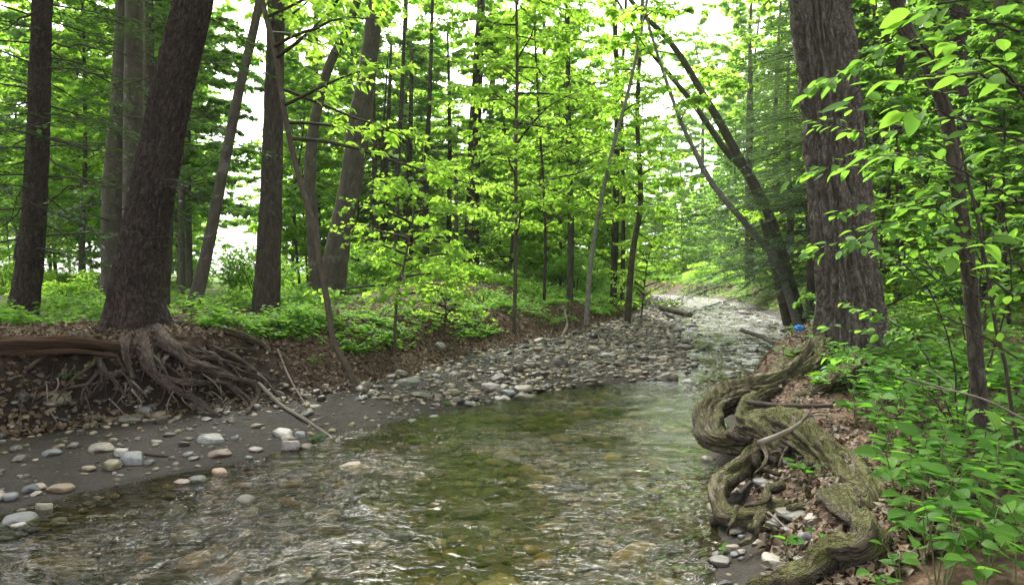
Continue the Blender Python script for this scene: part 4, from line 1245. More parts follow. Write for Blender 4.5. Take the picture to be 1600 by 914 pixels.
stick('fallen_stick', 'broken grey branch standing in the leaf slope above the gravel', 'stick', [on(880, 525, .05), on(886, 508, .15), on(883, 488, .30), on(880, 478, .35)], .045, .015, 'twig_pale', 8, twigs=2, seed=12)
stick('fallen_stick', 'short dark stick in the mud beside the white-streaked stone', 'stick', [on(226, 709, .02), on(243, 712, .03), on(262, 713, .02)], .014, .010, 'twig', 8, seed=13)
gs = random.Random(77)
for k in range(40):
    px = gs.uniform(10, 640); py = gs.uniform(545, 650) if px < 450 else gs.uniform(560, 610)
    a = on(px, py, .05); an = gs.uniform(0, 6.28); l = gs.uniform(.12, .5)
    b = a + np.array([math.cos(an) * l, math.sin(an) * l * .6, 0]); b[2] = gz(b[0], b[1]) + gs.uniform(.02, .08)
    o = stick('fallen_twig', 'small bare twig lying among the dead leaves of the left bank', 'twig', [a, (a + b) / 2 + np.array([0, 0, gs.uniform(0, .05)]), b], gs.uniform(.004, .010), .003, gs.choice(['twig', 'twig_pale', 'root_brown']), 5, seed=20 + k)
    o['group'] = 'twigs on the left bank'
for k in range(22):
    px = gs.uniform(1180, 1560); py = gs.uniform(620, 900)
    a = on(px, py, .03); an = gs.uniform(0, 6.28); l = gs.uniform(.1, .4)
    b = a + np.array([math.cos(an) * l, math.sin(an) * l, 0]); b[2] = gz(b[0], b[1]) + gs.uniform(.01, .05)
    o = stick('fallen_twig', 'small bare twig on the ground among the plants of the right bank', 'twig', [a, (a + b) / 2 + np.array([0, 0, gs.uniform(0, .03)]), b], gs.uniform(.003, .007), .002, gs.choice(['twig', 'twig_pale']), 5, seed=80 + k)
    o['group'] = 'twigs on the right bank'

# ------------------------------------------------------------------ stones
def ico(sub):
    t = (1 + 5 ** .5) / 2
    V = np.array([[-1, t, 0], [1, t, 0], [-1, -t, 0], [1, -t, 0], [0, -1, t], [0, 1, t], [0, -1, -t], [0, 1, -t], [t, 0, -1], [t, 0, 1], [-t, 0, -1], [-t, 0, 1]], float)
    Fc = [(0, 11, 5), (0, 5, 1), (0, 1, 7), (0, 7, 10), (0, 10, 11), (1, 5, 9), (5, 11, 4), (11, 10, 2), (10, 7, 6), (7, 1, 8), (3, 9, 4), (3, 4, 2), (3, 2, 6), (3, 6, 8), (3, 8, 9), (4, 9, 5), (2, 4, 11), (6, 2, 10), (8, 6, 7), (9, 8, 1)]
    V = list(nrm(V))
    for _ in range(sub):
        cache, nf = {}, []
        def mid(a, b):
            k = (min(a, b), max(a, b))
            if k not in cache:
                m = V[a] + V[b]; V.append(m / np.linalg.norm(m)); cache[k] = len(V) - 1
            return cache[k]
        for a, b, c in Fc:
            x, y, z = mid(a, b), mid(b, c), mid(c, a)
            nf += [(a, x, z), (b, y, x), (c, z, y), (x, y, z)]
        Fc = nf
    return np.array(V), np.array(Fc)

def stone_shape(V, seed, ang=.5):
    g_ = np.random.default_rng(seed)
    W = V.copy()
    for k in range(12):                                  # a few soft facets
        n_ = nrm(g_.normal(size=3)); d0 = g_.uniform(.5, .9)
        t = W @ n_ - d0
        W = W - np.outer(np.maximum(t, 0) * (.7 + .3 * ang), n_)
    W = W * (1 + .13 * fbm(V * 1.1 + seed * 3.7, 2) + .035 * fbm(V * 4 + seed, 2))[:, None]
    return W

I3, F3 = ico(3)
I1, F1 = ico(1)
STONES = []
for k in range(16):
    mb = MB(); mb.add(stone_shape(I3, k, (k % 4) / 3), F3)
    me = mb.mesh('stone'); me.materials.append(M['stone']); STONES.append(me)
I0, F0 = ico(0)
BASE1 = [stone_shape(I1, 50 + k, (k % 4) / 3) for k in range(12)]
BASE0 = [stone_shape(I0, 80 + k, (k % 4) / 3) for k in range(12)]

def stone(label, pos, size, col, yaw=0.0, group=None, var=None, tilt=(0, 0), name='river_stone'):
    o = link(name, STONES[var if var is not None else random.randrange(16)])
    o.location = tuple(float(c) for c in pos)
    o.scale = size
    o.rotation_euler = (tilt[0], tilt[1], yaw)
    m3 = sum(col) / 3; o.color = tuple(.72 * (.75 * c_ + .25 * m3) for c_ in col) + (1,)
    return tag(o, label, 'stone', group)

HERO = [
 (205, 716, 38, 28, (.25, .26, .28), 'angular grey stone streaked with white on the mud beach', 3),
 (170, 725, 25, 24, (.25, .21, .11), 'rounded olive-tan stone beside the white-streaked stone', 0),
 (150, 700, 38, 17, (.30, .26, .19), 'long tan stone on the mud beach', 4),
 (186, 706, 23, 16, (.42, .39, .35), 'small pale block touching the white-streaked stone', 1),
 (137, 732, 19, 12, (.33, .28, .18), 'small oval buff stone below the rounded olive-tan one', 8),
 (74, 708, 27, 13, (.18, .20, .21), 'smooth flat blue-grey stone at the foot of the left bank', 4),
 (87, 763, 38, 18, (.30, .21, .11), 'brown speckled stone at the waterline by the left edge', 0),
 (60, 761, 21, 12, (.42, .31, .24), 'pinkish stone wedged between a brown and a dark grey stone', 8),
 (42, 764, 24, 17, (.12, .13, .14), 'dark grey rounded stone near the left edge waterline', 4),
 (10, 776, 24, 17, (.18, .20, .22), 'blue-grey stone cut by the left edge above the long slab', 0),
 (20, 806, 50, 26, (.20, .21, .21), 'long smooth grey slab at the left edge waterline', 4),
 (27, 814, 24, 14, (.46, .44, .38), 'pale oval stone in front of the long grey slab', 8),
 (64, 788, 30, 22, (.24, .22, .13), 'blocky olive stone with twigs caught on it', 1),
 (328, 685, 40, 19, (.27, .27, .25), 'flat-topped grey stone alone on the mud', 3),
 (337, 709, 35, 14, (.25, .17, .12), 'flat brown-pink stone at the water edge', 4),
 (342, 732, 25, 17, (.48, .27, .17), 'orange-pink stone half in the water', 8),
 (304, 744, 30, 15, (.16, .18, .17), 'wet grey-green stone left of the orange-pink one', 4),
 (279, 749, 27, 17, (.30, .20, .14), 'wet pinkish-brown stone in the shallows', 0),
 (261, 768, 21, 13, (.12, .12, .12), 'dark grey stone awash in the shallows', 0),
 (437, 675, 33, 20, (.52, .50, .44), 'whitish rounded block beside the fallen brown stick', 0),
 (451, 696, 30, 21, (.33, .29, .27), 'pinkish-grey stone below the whitish block', 1),
 (447, 684, 21, 9, (.30, .24, .15), 'thin brown stone wedged under the whitish block', 4),
 (468, 679, 20, 15, (.19, .21, .23), 'blue-grey stone right of the whitish block', 3),
 (398, 703, 20, 9, (.45, .34, .30), 'small pink stone in the shallows left of the grey block', 8),
 (545, 722, 32, 12, (.55, .38, .25), 'orange-white stone breaking the water surface alone', 0),
 (378, 775, 27, 23, (.17, .14, .08), 'round olive-brown stone standing out of the glittering water', 0),
 (767, 604, 30, 20, (.45, .38, .36), 'oblong pinkish-white stone near the pool edge', 8),
 (792, 612, 23, 13, (.27, .30, .33), 'smooth blue-grey oval stone beside the oblong pinkish one', 0),
 (817, 616, 28, 20, (.15, .14, .07), 'dark mossy round stone at the pool edge', 0),
 (783, 621, 27, 10, (.50, .46, .40), 'pale flat stone at the pool edge', 4),
 (706, 613, 22, 13, (.28, .26, .13), 'olive stone on the near gravel', 1),
 (676, 648, 19, 9, (.27, .30, .34), 'lone blue-grey stone on the sandy shore', 0),
 (651, 641, 9, 7, (.20, .21, .23), 'tiny grey pebble on the sand left of the lone blue-grey stone', 0),
 (640, 596, 40, 18, (.12, .125, .085), 'dark mossy boulder at the foot of the bank', 3),
 (927, 545, 20, 15, (.42, .37, .30), 'pale buff round stone in the middle of the gravel bar', 0),
 (949, 554, 24, 14, (.36, .36, .32), 'pale grey stone right of the buff round stone', 0),
 (937, 545, 9, 11, (.20, .22, .28), 'bluish stone squeezed between two pale round stones', 1),
 (1067, 541, 26, 14, (.19, .16, .10), 'smooth brown stone where gravel meets rapids', 0),
 (1083, 547, 22, 8, (.22, .19, .12), 'flat brown stone touching the smooth brown one', 4),
 (1082, 507, 19, 11, (.09, .09, .10), 'dark blocky stone in the rapids', 3),
 (1074, 593, 18, 13, (.42, .39, .36), 'pale stone at the head of the pool', 0),
 (1143, 580, 24, 10, (.17, .12, .09), 'wet red-brown rock amid white water', 4),
 (1165, 486, 20, 9, (.35, .28, .23), 'pinkish rock at the far right shore', 3),
 (685, 538, 19, 15, (.35, .34, .31), 'pale grey stone resting on the leaf slope', 0),
 (1145, 858, 26, 16, (.34, .27, .21), 'tan stone in the shallows below the looping root', 1),
 (1152, 866, 22, 8, (.16, .17, .18), 'flat slate-grey stone beside the tan stone below the looping root', 4),
 (1245, 806, 60, 20, (.12, .115, .07), 'mossy flat rock under the looping root', 4),
 (1215, 825, 40, 24, (.12, .12, .075), 'dark mossy rock in the hollow under the roots', 1),
 (1262, 842, 26, 30, (.17, .18, .18), 'upright grey stone in the hollow under the roots', 3),
 (172, 590, 24, 11, (.30, .31, .29), 'pale oval stone held among the exposed roots', 0),
 (170, 552, 22, 14, (.33, .32, .29), 'grey stone under the split log end', 1),
 (245, 572, 18, 12, (.38, .37, .34), 'white-grey stone between two exposed roots', 3),
 (294, 594, 13, 8, (.50, .40, .28), 'small cream stone on top of an exposed root', 0),
 (219, 644, 24, 17, (.24, .25, .25), 'round banded grey stone at the foot of the exposed roots', 0),
 (301, 635, 19, 14, (.34, .29, .21), 'tan stone below the longest exposed root', 0),
 (82, 622, 40, 26, (.20, .17, .09), 'large olive stone set in the earth of the left bank', 1),
 (164, 655, 26, 12, (.24, .19, .11), 'brown stone at the foot of the earth bank', 0),
 (203, 656, 22, 11, (.27, .26, .20), 'buff flat stone at the foot of the exposed roots', 4),
]
for px, py, w, h, c, lab, var in HERO:
    p = hit(px, py + h * .35)
    Yd = p[1]
    sx = w / F * Yd * .5 * 1.18
    sz = max(h / F * Yd * .5 * 1.15, sx * .34)
    z = max(p[2], WZ(Yd) - .03 if p[2] < WZ(Yd) else p[2])
    p2 = (p[0], p[1] + sx * .35, z + sz * .26)
    stone(lab, p2, (sx, sx * random.uniform(.75, 1.0), sz), c, random.uniform(-.4, .4), None, var, (random.uniform(-.1, .1), random.uniform(-.1, .1)))

PALETTE = np.array([(.20, .20, .19), (.26, .25, .23), (.15, .155, .155), (.32, .30, .26), (.24, .21, .15), (.38, .35, .31), (.22, .20, .12), (.17, .19, .21), (.30, .23, .17), (.45, .42, .38), (.12, .12, .115), (.28, .25, .16)]) * np.array([.54, .50, .42])
g = np.random.default_rng(42)

def bar_points(n, y0, y1, power):
    ys_ = y0 + (y1 - y0) * g.random(n) ** power
    lo_, lw_ = np.interp(ys_, YK, LO), np.interp(ys_, YK, LW)
    u = g.random(n)
    xs_ = lo_ + .05 + (lw_ + .12 - lo_) * u
    return xs_, ys_, u

xa, ya, ua = bar_points(11500, 8.6, 40, 1.45)
keep = g.random(len(xa)) < np.interp(ya, [8.6, 9.6, 10.6, 12], [.12, .45, .85, 1.0])
xa, ya = xa[keep], ya[keep]
ra = np.exp(g.normal(-3.35, .58, len(xa))).clip(.016, .17)
xb, yb, ub = bar_points(420, 4.6, 9.0, 1.0)                       # the muddy beach: few
rb_ = np.exp(g.normal(-3.5, .5, len(xb))).clip(.012, .08)
lo_ = np.interp(ya, YK, LO)
# stones breaking the rapids
yc = 10.9 + 22 * g.random(300) ** 1.3
lw_, rw_ = np.interp(yc, YK, LW), np.interp(yc, YK, RW)
xc = lw_ + (rw_ - lw_) * g.random(300) ** 2.4
rc = np.exp(g.normal(-2.75, .42, 300)).clip(.03, .2)
# the foot of the exposed roots and of the right bank
xd = g.uniform(-5.0, -2.4, 260); yd = np.interp(xd, [-5.0, -4.3, -3.3, -2.4], [6.3, 7.1, 7.75, 8.6]) + g.normal(size=260) * .22
rd = np.exp(g.normal(-3.15, .4, 260)).clip(.02, .09)
ye = g.uniform(3.3, 6.2, 150); xe = np.interp(ye, YK, RW) + g.uniform(-.05, .5, 150)
re_ = np.exp(g.normal(-3.3, .5, 150)).clip(.015, .09)
xs_ = np.concatenate([xa, xb, xc, xd, xe]); ys_ = np.concatenate([ya, yb, yc, yd, ye]); rs_ = np.concatenate([ra, rb_, rc, rd, re_])
zone = np.concatenate([np.full(len(xa), 0), np.full(len(xb), 1), np.full(len(xc), 2), np.full(len(xd), 3), np.full(len(xe), 4)])
zs_ = H(xs_, ys_)
pxx = 800 + xs_ / ys_ * F
vis = (pxx > -30) & (pxx < 1630)
xs_, ys_, rs_, zone, zs_ = xs_[vis], ys_[vis], rs_[vis], zone[vis], zs_[vis]
wz_ = WZ(ys_)
zs_ = np.where((zone == 2) & (zs_ < wz_), wz_ - rs_ * .12, zs_)
cols = PALETTE[g.integers(0, len(PALETTE), len(xs_))] * np.exp(g.normal(0, .42, (len(xs_), 1))).clip(.35, 2.0)
cols[zone == 2] *= .62
sy = rs_ * g.uniform(.6, 1.0, len(xs_)); sz = rs_ * g.uniform(.32, .68, len(xs_))
yaw = g.uniform(0, 6.28, len(xs_))
order = np.argsort(-(rs_ / ys_))
ZL = [('water-worn stone lying among the cobbles of the gravel bar', 'cobbles of the gravel bar'),
      ('loose pebble lying on the dark mud beach', 'pebbles on the mud beach'),
      ('wet stone breaking the surface of the rapids', 'stones in the rapids'),
      ('rounded stone at the foot of the exposed roots', 'stones under the exposed roots'),
      ('small stone on the shore below the mossy roots', 'stones below the mossy roots')]
CN = [((.20, .20, .19), 'grey'), ]
def colour_word(c):
    m_ = sum(c) / 3
    w = 'dark' if m_ < .13 else ('pale' if m_ > .32 else '')
    if c[2] > c[0] * 1.02: h_ = 'blue-grey'
    elif c[0] > c[2] * 1.55: h_ = 'olive' if c[1] > c[0] * .88 else 'brown'
    elif c[0] > c[2] * 1.2: h_ = 'buff'
    else: h_ = 'grey'
    return (w + ' ' + h_).strip()
BIGN = 240
for i in order[:BIGN]:
    z_ = ZL[zone[i]]
    c = cols[i]
    flat = 'flat ' if sz[i] < rs_[i] * .45 else 'rounded '
    size_w = 'large ' if rs_[i] > .09 else ''
    far_w = '' if zone[i] in (1, 3, 4) else (', near end' if ys_[i] < 11.5 else (', middle' if ys_[i] < 15 else ', far end'))
    stone(size_w + flat + colour_word(c) + ' ' + z_[0] + far_w, (xs_[i], ys_[i], zs_[i] + sz[i] * .22), (rs_[i], sy[i], sz[i]), tuple(float(v) for v in c), yaw[i], z_[1],
          tilt=(random.uniform(-.2, .2), random.uniform(-.2, .2)))

def stone_mass(name, mname, x, y, z, r, sy_, sz_, yaw_, c, label):
    mb = MB()
    var = np.arange(len(x)) % 12 + 12 * (r / y < .0036)            # tiny ones get fewer faces
    for v in range(24):
        k = np.where(var == v)[0]
        if not len(k): continue
        B_, F_ = (BASE1[v], F1) if v < 12 else (BASE0[v - 12], F0)
        W = B_[None] * np.stack([r[k], sy_[k], sz_[k]], 1)[:, None, :]
        co, si = np.cos(yaw_[k])[:, None], np.sin(yaw_[k])[:, None]
        Xr = W[..., 0] * co - W[..., 1] * si; Yr = W[..., 0] * si + W[..., 1] * co
        V = np.stack([Xr + x[k][:, None], Yr + y[k][:, None], W[..., 2] + z[k][:, None]], -1).reshape(-1, 3)
        nf = len(B_)
        Ft = (F_[None] + (np.arange(len(k)) * nf)[:, None, None]).reshape(-1, 3)
        mb.add(V, Ft, col=np.repeat(c[k], nf, 0))
    o = mb.obj(name, M[mname])
    return tag(o, label, 'stones', None, 'stuff')
i = order[BIGN:]
stone_mass('gravel', 'stone_mass', xs_[i], ys_[i], zs_[i] + sz[i] * .2, rs_[i], sy[i], sz[i], yaw[i], cols[i], 'countless small grey and buff stones of the gravel bar')
# fine pebbles on the bar and the mud
xp, yp, up = bar_points(5200, 5.0, 20, 1.2)
kp = g.random(len(xp)) < np.interp(yp, [5, 8.5, 10, 12], [.10, .22, .8, 1.0])
xp, yp = xp[kp], yp[kp]
rp = g.uniform(.008, .022, len(xp))
cp = PALETTE[g.integers(0, len(PALETTE), len(xp))] * g.uniform(.35, 1.0, (len(xp), 1))
stone_mass('pebbles', 'stone_mass', xp, yp, H(xp, yp) + rp * .2, rp, rp * .8, rp * .55, g.uniform(0, 6.28, len(xp)), cp, 'fine pebbles strewn over the mud and gravel')
# stones of the stream bed, seen through the water
nb_ = 5000
yb2 = 2.6 + 9.4 * g.random(nb_) ** .9
lw_, rw_ = np.interp(yb2, YK, LW), np.interp(yb2, YK, RW)
xb2 = lw_ + (rw_ - lw_) * g.random(nb_)
rb2 = np.exp(g.normal(-3.25, .7, nb_)).clip(.012, .2)
BP = np.array([(.20, .12, .03), (.14, .10, .03), (.09, .085, .03), (.26, .18, .07), (.07, .06, .03), (.12, .11, .05), (.27, .22, .14), (.05, .045, .03), (.22, .12, .04), (.11, .10, .08)])
cb2 = BP[g.integers(0, len(BP), nb_)] * g.uniform(.35, 1.25, (nb_, 1))
zb2 = H(xb2, yb2)
k = zb2 + rb2 * .6 < -.01
stone_mass('bed_stones', 'stone_bed', xb2[k], yb2[k], zb2[k] + rb2[k] * .1, rb2[k], rb2[k] * .75, rb2[k] * .36, g.uniform(0, 6.28, k.sum()), cb2[k], 'amber and olive stones of the stream bed under the water')
print('stones', round(time.time() - T0, 1))

# ------------------------------------------------------------------ dead leaves
def litter(name, label, x, y, size, up=.012):
    n = len(x)
    z = H(x, y)
    e = .04
    nx = -(H(x + e, y) - H(x - e, y)) / (2 * e); ny = -(H(x, y + e) - H(x, y - e)) / (2 * e)
    N0 = nrm(np.stack([nx, ny, np.ones(n)], 1))
    N = nrm(N0 + g.normal(size=(n, 3)) * .38)
    a = g.uniform(0, 6.28, n)
    D = np.stack([np.cos(a), np.sin(a), np.zeros(n)], 1)
    D = nrm(D - N * (D * N).sum(1)[:, None])
    L = size * g.uniform(.55, 1.3, n)
    mb = MB()
    P = np.stack([x, y, z], 1) + N0 * g.uniform(.004, up * 2.2, n)[:, None]
    h = n // 2
    leaf_tris(mb, P[:h], D[:h], N[:h], L[:h], L[:h] * .36, g.random(h) ** 1.4, .25, .2)
    leaf_tris(mb, P[h:], D[h:], N[h:], L[h:], L[h:] * .30, g.random(n - h) ** 1.4, -.2, -.15)
    return tag(mb.obj(name, M['litter']), label, 'dead leaves', None, 'stuff')

n = 52000
y = 6.0 + 22 * g.random(n) ** 1.7
lo_, lt_ = np.interp(y, YK, LO), np.interp(y, YK, LT)
x = lo_ + .12 - (lo_ - lt_ + 1.3 + 4 * g.random(n) ** 3) * g.random(n)
tb = (lo_ - x) / np.maximum(lo_ - lt_, .1)
k = ~((tb > 0) & (tb < .8) & (y < 8.9)) | (g.random(n) < .22)
litter('dead_leaves', 'brown dead leaves covering the slope of the left bank', x[k], y[k], .07, .02)
n = 34000
y = 2.9 + 15 * g.random(n) ** 1.5
x = np.interp(y, YK, RW) + .25 + 5.0 * g.random(n) ** 1.2 * (.6 + y / 10)
litter('dead_leaves', 'brown dead leaves covering the ground of the right bank', x, y, .052, .014)

# ------------------------------------------------------------------ ground cover
def sprigs(name, label, x, y, hmin, hmax, size, matn, k=7, wf=.28):
    n = len(x)
    z = H(x, y)
    hh = g.uniform(hmin, hmax, n) * np.clip(.55 + 1.5 * n2(x, y, .9, 91, 3), .25, 1.5)
    lean = g.normal(size=(n, 2)) * .25
    mb = MB()
    a = (np.arange(k) * 2.39996)[None, :] + g.uniform(0, 6.28, n)[:, None]
    lev = 1 - (np.arange(k) / k)[None, :] * .55
    P = np.stack([x[:, None] + lean[:, :1] * hh[:, None] * lev, y[:, None] + lean[:, 1:] * hh[:, None] * lev, z[:, None] + hh[:, None] * lev], -1)
    D = np.stack([np.cos(a), np.sin(a), g.normal(size=(n, k)) * .25 + .05], -1)
    P = P + D * .01
    N = np.array([0, 0, 1.0]) + g.normal(size=(n, k, 3)) * .28
    L = (size * g.uniform(.6, 1.3, (n, k)) * (.75 + .4 * (hh / hmax))[:, None]).ravel()
    leaf_tris(mb, P.reshape(-1, 3), D.reshape(-1, 3), N.reshape(-1, 3), L, L * wf, np.clip(g.random(n * k) * .7 + np.repeat(g.random(n) * .3, k), 0, 1))
    return tag(mb.obj(name, M[matn]), label, 'undergrowth', None, 'stuff')

n = 20000
y = 8.6 + 22 * g.random(n) ** 1.4
lt_ = np.interp(y, YK, LT)
lo_ = np.interp(y, YK, LO)
x = lt_ + .25 + (lo_ - lt_) * .45 * sstep(8.8, 10.5, y) - 9.5 * g.random(n) ** 1.5
mask = n2(x, y, .55, 40, 3) + .25 * n2(x, y, 1.8, 44, 2) - .10 + .12 * sstep(14, 22, y) - .5 * np.exp(-((x + 1.6) ** 2 / 5.0 + (y - 18.5) ** 2 / 6.0)) > g.normal(size=n) * .12
near_root = (x > -6.2) & (x < -3.9) & (y < 9.0)
k = mask & ~near_root
sprigs('undergrowth', 'green leafy herbs covering the top of the left bank', x[k], y[k], .06, .42, .105, 'leaf_mid')
n = 9000
y = 6.0 + 18 * g.random(n) ** 1.4
x = np.interp(y, YK, RT) + .05 + 9 * g.random(n) ** 1.3
mask = (n2(x, y, .5, 80, 3) + .14 > g.normal(size=n) * .15) & ~((y < 13) & (800 + x / y * F < 1275))
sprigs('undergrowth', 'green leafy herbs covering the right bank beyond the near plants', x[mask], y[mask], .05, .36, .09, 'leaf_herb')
n = 2600
y = 16 + 26 * g.random(n)
x = np.where(g.random(n) < .5, np.interp(y, YK, LT) + .1 - 1.2 * g.random(n), np.interp(y, YK, RT) - .2 + 1.5 * g.random(n))
x2 = np.concatenate([x, np.interp(y2 := g.uniform(18, 62, 7000), YK, RT) - 1.1 + 5 * g.random(7000)]); y = np.concatenate([y, y2]); x = x2
sprigs('undergrowth', 'bright green plants fringing both shores of the far creek', x, y, .1, .5, .12, 'leaf_mid')
print('cover', round(time.time() - T0, 1))

# ------------------------------------------------------------------ broad-leaved plants and shrubs with leaves one can pick apart
def broad_leaf(W, fold, sag, tipw, serr=0.0, mname='leaf_herb', nrow=6):
    t = np.linspace(0, 1, nrow + 1)
    wd = W * np.power(np.sin(np.pi * np.power(t, tipw)), .8)
    V, Fc = [], []
    for i in range(nrow + 1):
        z = -sag * t[i] ** 2
        if i in (0, nrow):
            V.append((0, t[i], z)); continue
        zz = z + fold * wd[i]
        V += [(-wd[i] * (1 + serr * (i % 2)), t[i], zz), (0, t[i], z), (wd[i] * (1 + serr * (i % 2)), t[i], zz)]
    tri, quad = [], []
    r = lambda i: 1 + (i - 1) * 3
    tri += [(0, r(1) + 1, r(1)), (0, r(1) + 2, r(1) + 1)]
    for i in range(1, nrow - 1):
        a, b = r(i), r(i + 1)
        quad += [(a, a + 1, b + 1, b), (a + 1, a + 2, b + 2, b + 1)]
    a = r(nrow - 1); tp = len(V) - 1
    tri += [(a, a + 1, tp), (a + 1, a + 2, tp)]
    mb = MB(); mb.add(np.array(V), [np.array(tri), np.array(quad)], tint=np.full(len(V), random.random()))
    me = mb.mesh('leaf'); me.materials.append(M[mname])
    return me

HERB = [broad_leaf(.30 + .04 * (k % 3), .25 + .1 * (k % 2), .08 + .06 * (k % 4), .72, .06, 'broad_herb', 7) for k in range(6)]
SHRB = [broad_leaf(.22 + .03 * (k % 3), .22 + .15 * (k % 2), .06 + .09 * (k % 4), .85, .03, 'broad_shrub', 7) for k in range(6)]

def leaf_obj(parent, me, pos, d, nrm_, size):
    d = nrm(np.asarray(d, float)); s = nrm(np.cross(d, nrm_)); n_ = np.cross(s, d)
    o = link('leaf', me, parent)
    b = np.array(parent.location)
    p = np.asarray(pos) - b
    o.matrix_local = Matrix(((s[0] * size, d[0] * size, n_[0] * size, p[0]), (s[1] * size, d[1] * size, n_[1] * size, p[1]), (s[2] * size, d[2] * size, n_[2] * size, p[2]), (0, 0, 0, 1)))
    return o

gp = np.random.default_rng(9)
def plant(pos, hgt, nl, size, label, group, name='woodland_plant', meshes=HERB, spread=.5):
    root = empty(name, pos)
    tag(root, label, 'plant', group)
    st = MB()
    ns = 1 if nl < 7 else 2
    for s in range(ns):
        a = gp.uniform(0, 6.28)
        top = np.array([math.cos(a) * spread * hgt * gp.uniform(.3, 1), math.sin(a) * spread * hgt * gp.uniform(.3, 1), hgt * gp.uniform(.75, 1.1)])
        mid = top * .5 + np.array([0, 0, hgt * .12])
        tube(st, [[0, 0, -.03], mid, top], [.004, .003, .0018], 5, 8, cap=False)
        C = catmull(np.array([[0, 0, 0], mid, top]), 20)
        n_ = max(3, nl // ns)
        for q in range(n_):
            t = 1 - (q / n_) * .75
            p = C[int(t * 19)] + np.array(pos)
            an = q * 2.4 + a + gp.normal() * .3
            d = np.array([math.cos(an), math.sin(an), gp.uniform(-.15, .45)])
            nn = np.array([0, 0, 1.0]) + gp.normal(size=3) * .22 - np.array([0, .12, 0])
            pt = p + nrm(d) * size * .22
            tube(st, [p - np.array(pos), (p + pt) / 2 - np.array(pos) + [0, 0, .004], pt - np.array(pos)], [.0016, .001], 4, 4, cap=False)
            leaf_obj(root, meshes[gp.integers(0, len(meshes))], pt, d, nn, size * gp.uniform(.65, 1.25))
    st.obj('stem', M['stem'], root)
    return root

m_, nt_, out_ = mat('stem')
p_ = nd(nt_, 'ShaderNodeBsdfPrincipled'); p_.inputs['Roughness'].default_value = .6
nz = noise(nt_, None, 30.0)
nt_.links.new(ramp(nt_, [(.3, (.05, .07, .02)), (.7, (.12, .13, .04))], nz.outputs['Fac']).outputs[0], p_.inputs['Base Color'])
nt_.links.new(p_.outputs[0], out_.inputs['Surface'])
M['stem'] = m_

spots = []
tries = 0
while len(spots) < 195 and tries < 5000:
    tries += 1
    px, py = gp.uniform(1270, 1640), gp.uniform(575, 960)
    # leave the roots and the bare leaf litter beside them open
    edge = np.interp(py, [575, 640, 700, 760, 830, 880, 960], [1285, 1310, 1365, 1400, 1405, 1400, 1370])
    if px < edge: continue
    if 1330 < px < 1440 and 660 < py < 760 and gp.random() < .45: continue
    p = hit(px, py, 1.9)
    if any((p[0] - q[0]) ** 2 + (p[1] - q[1]) ** 2 < .105 ** 2 for q in spots): continue
    spots.append(p)
for p in spots:
    px = 800 + p[0] / p[1] * F
    if p[1] < 3.6: lab, grp = 'broad-leaved green plant in the lower right corner', 'plants in the lower right corner'
    elif px > 1575: lab, grp = 'broad-leaved green plant by the right edge beyond the slim leaning trunk', 'plants by the right edge'
    elif p[1] > 5.2: lab, grp = 'broad-leaved green plant well behind the slim leaning trunk', 'plants behind the slim leaning trunk'
    elif px < 1430: lab, grp = 'broad-leaved green plant beside the mossy roots and the furrowed trunk', 'plants beside the mossy roots'
    else: lab, grp = 'broad-leaved green plant around the slim leaning trunk at the right', 'plants around the slim leaning trunk'
    hh_, nl_, sz_ = gp.uniform(.12, .36), int(gp.integers(6, 12)), gp.uniform(.06, .115)
    hw = 'tall ' if hh_ > .28 else ('low ' if hh_ < .19 else '')
    lw2 = 'many' if nl_ > 9 else ('few' if nl_ < 8 else 'several')
    lab = hw + lab.replace('broad-leaved', ('large' if sz_ > .098 else ('small' if sz_ < .077 else 'broad')) + '-leaved').replace('plant', 'plant with ' + lw2 + ' leaves', 1)
    plant(p, hh_, nl_, sz_, lab, grp)
# single plants that stand apart
for px, py, h, nl, s, lab in ((1248, 762, .16, 8, .085, 'small plant growing in the hollow between the mossy roots'),
                              (1225, 870, .14, 5, .075, 'lone seedling below the looping root'),
                              (1290, 868, .10, 4, .07, 'tiny seedling beside the upright grey stone'),
                              (1225, 578, .22, 10, .09, 'small plant on the bank edge just left of the furrowed trunk'),
                              (1340, 535, .40, 12, .12, 'tall leafy plant growing against the foot of the furrowed trunk'),
                              (112, 605, .10, 4, .12, 'lone two-leaved plant on the shaded earth bank'),
                              (575, 540, .22, 9, .10, 'yellow-green seedling beside the curved sapling'),
                              (490, 575, .16, 8, .09, 'small green plant in the dead leaves left of the curved sapling')):
    plant(hit(px, py), h, nl, s, lab, None)

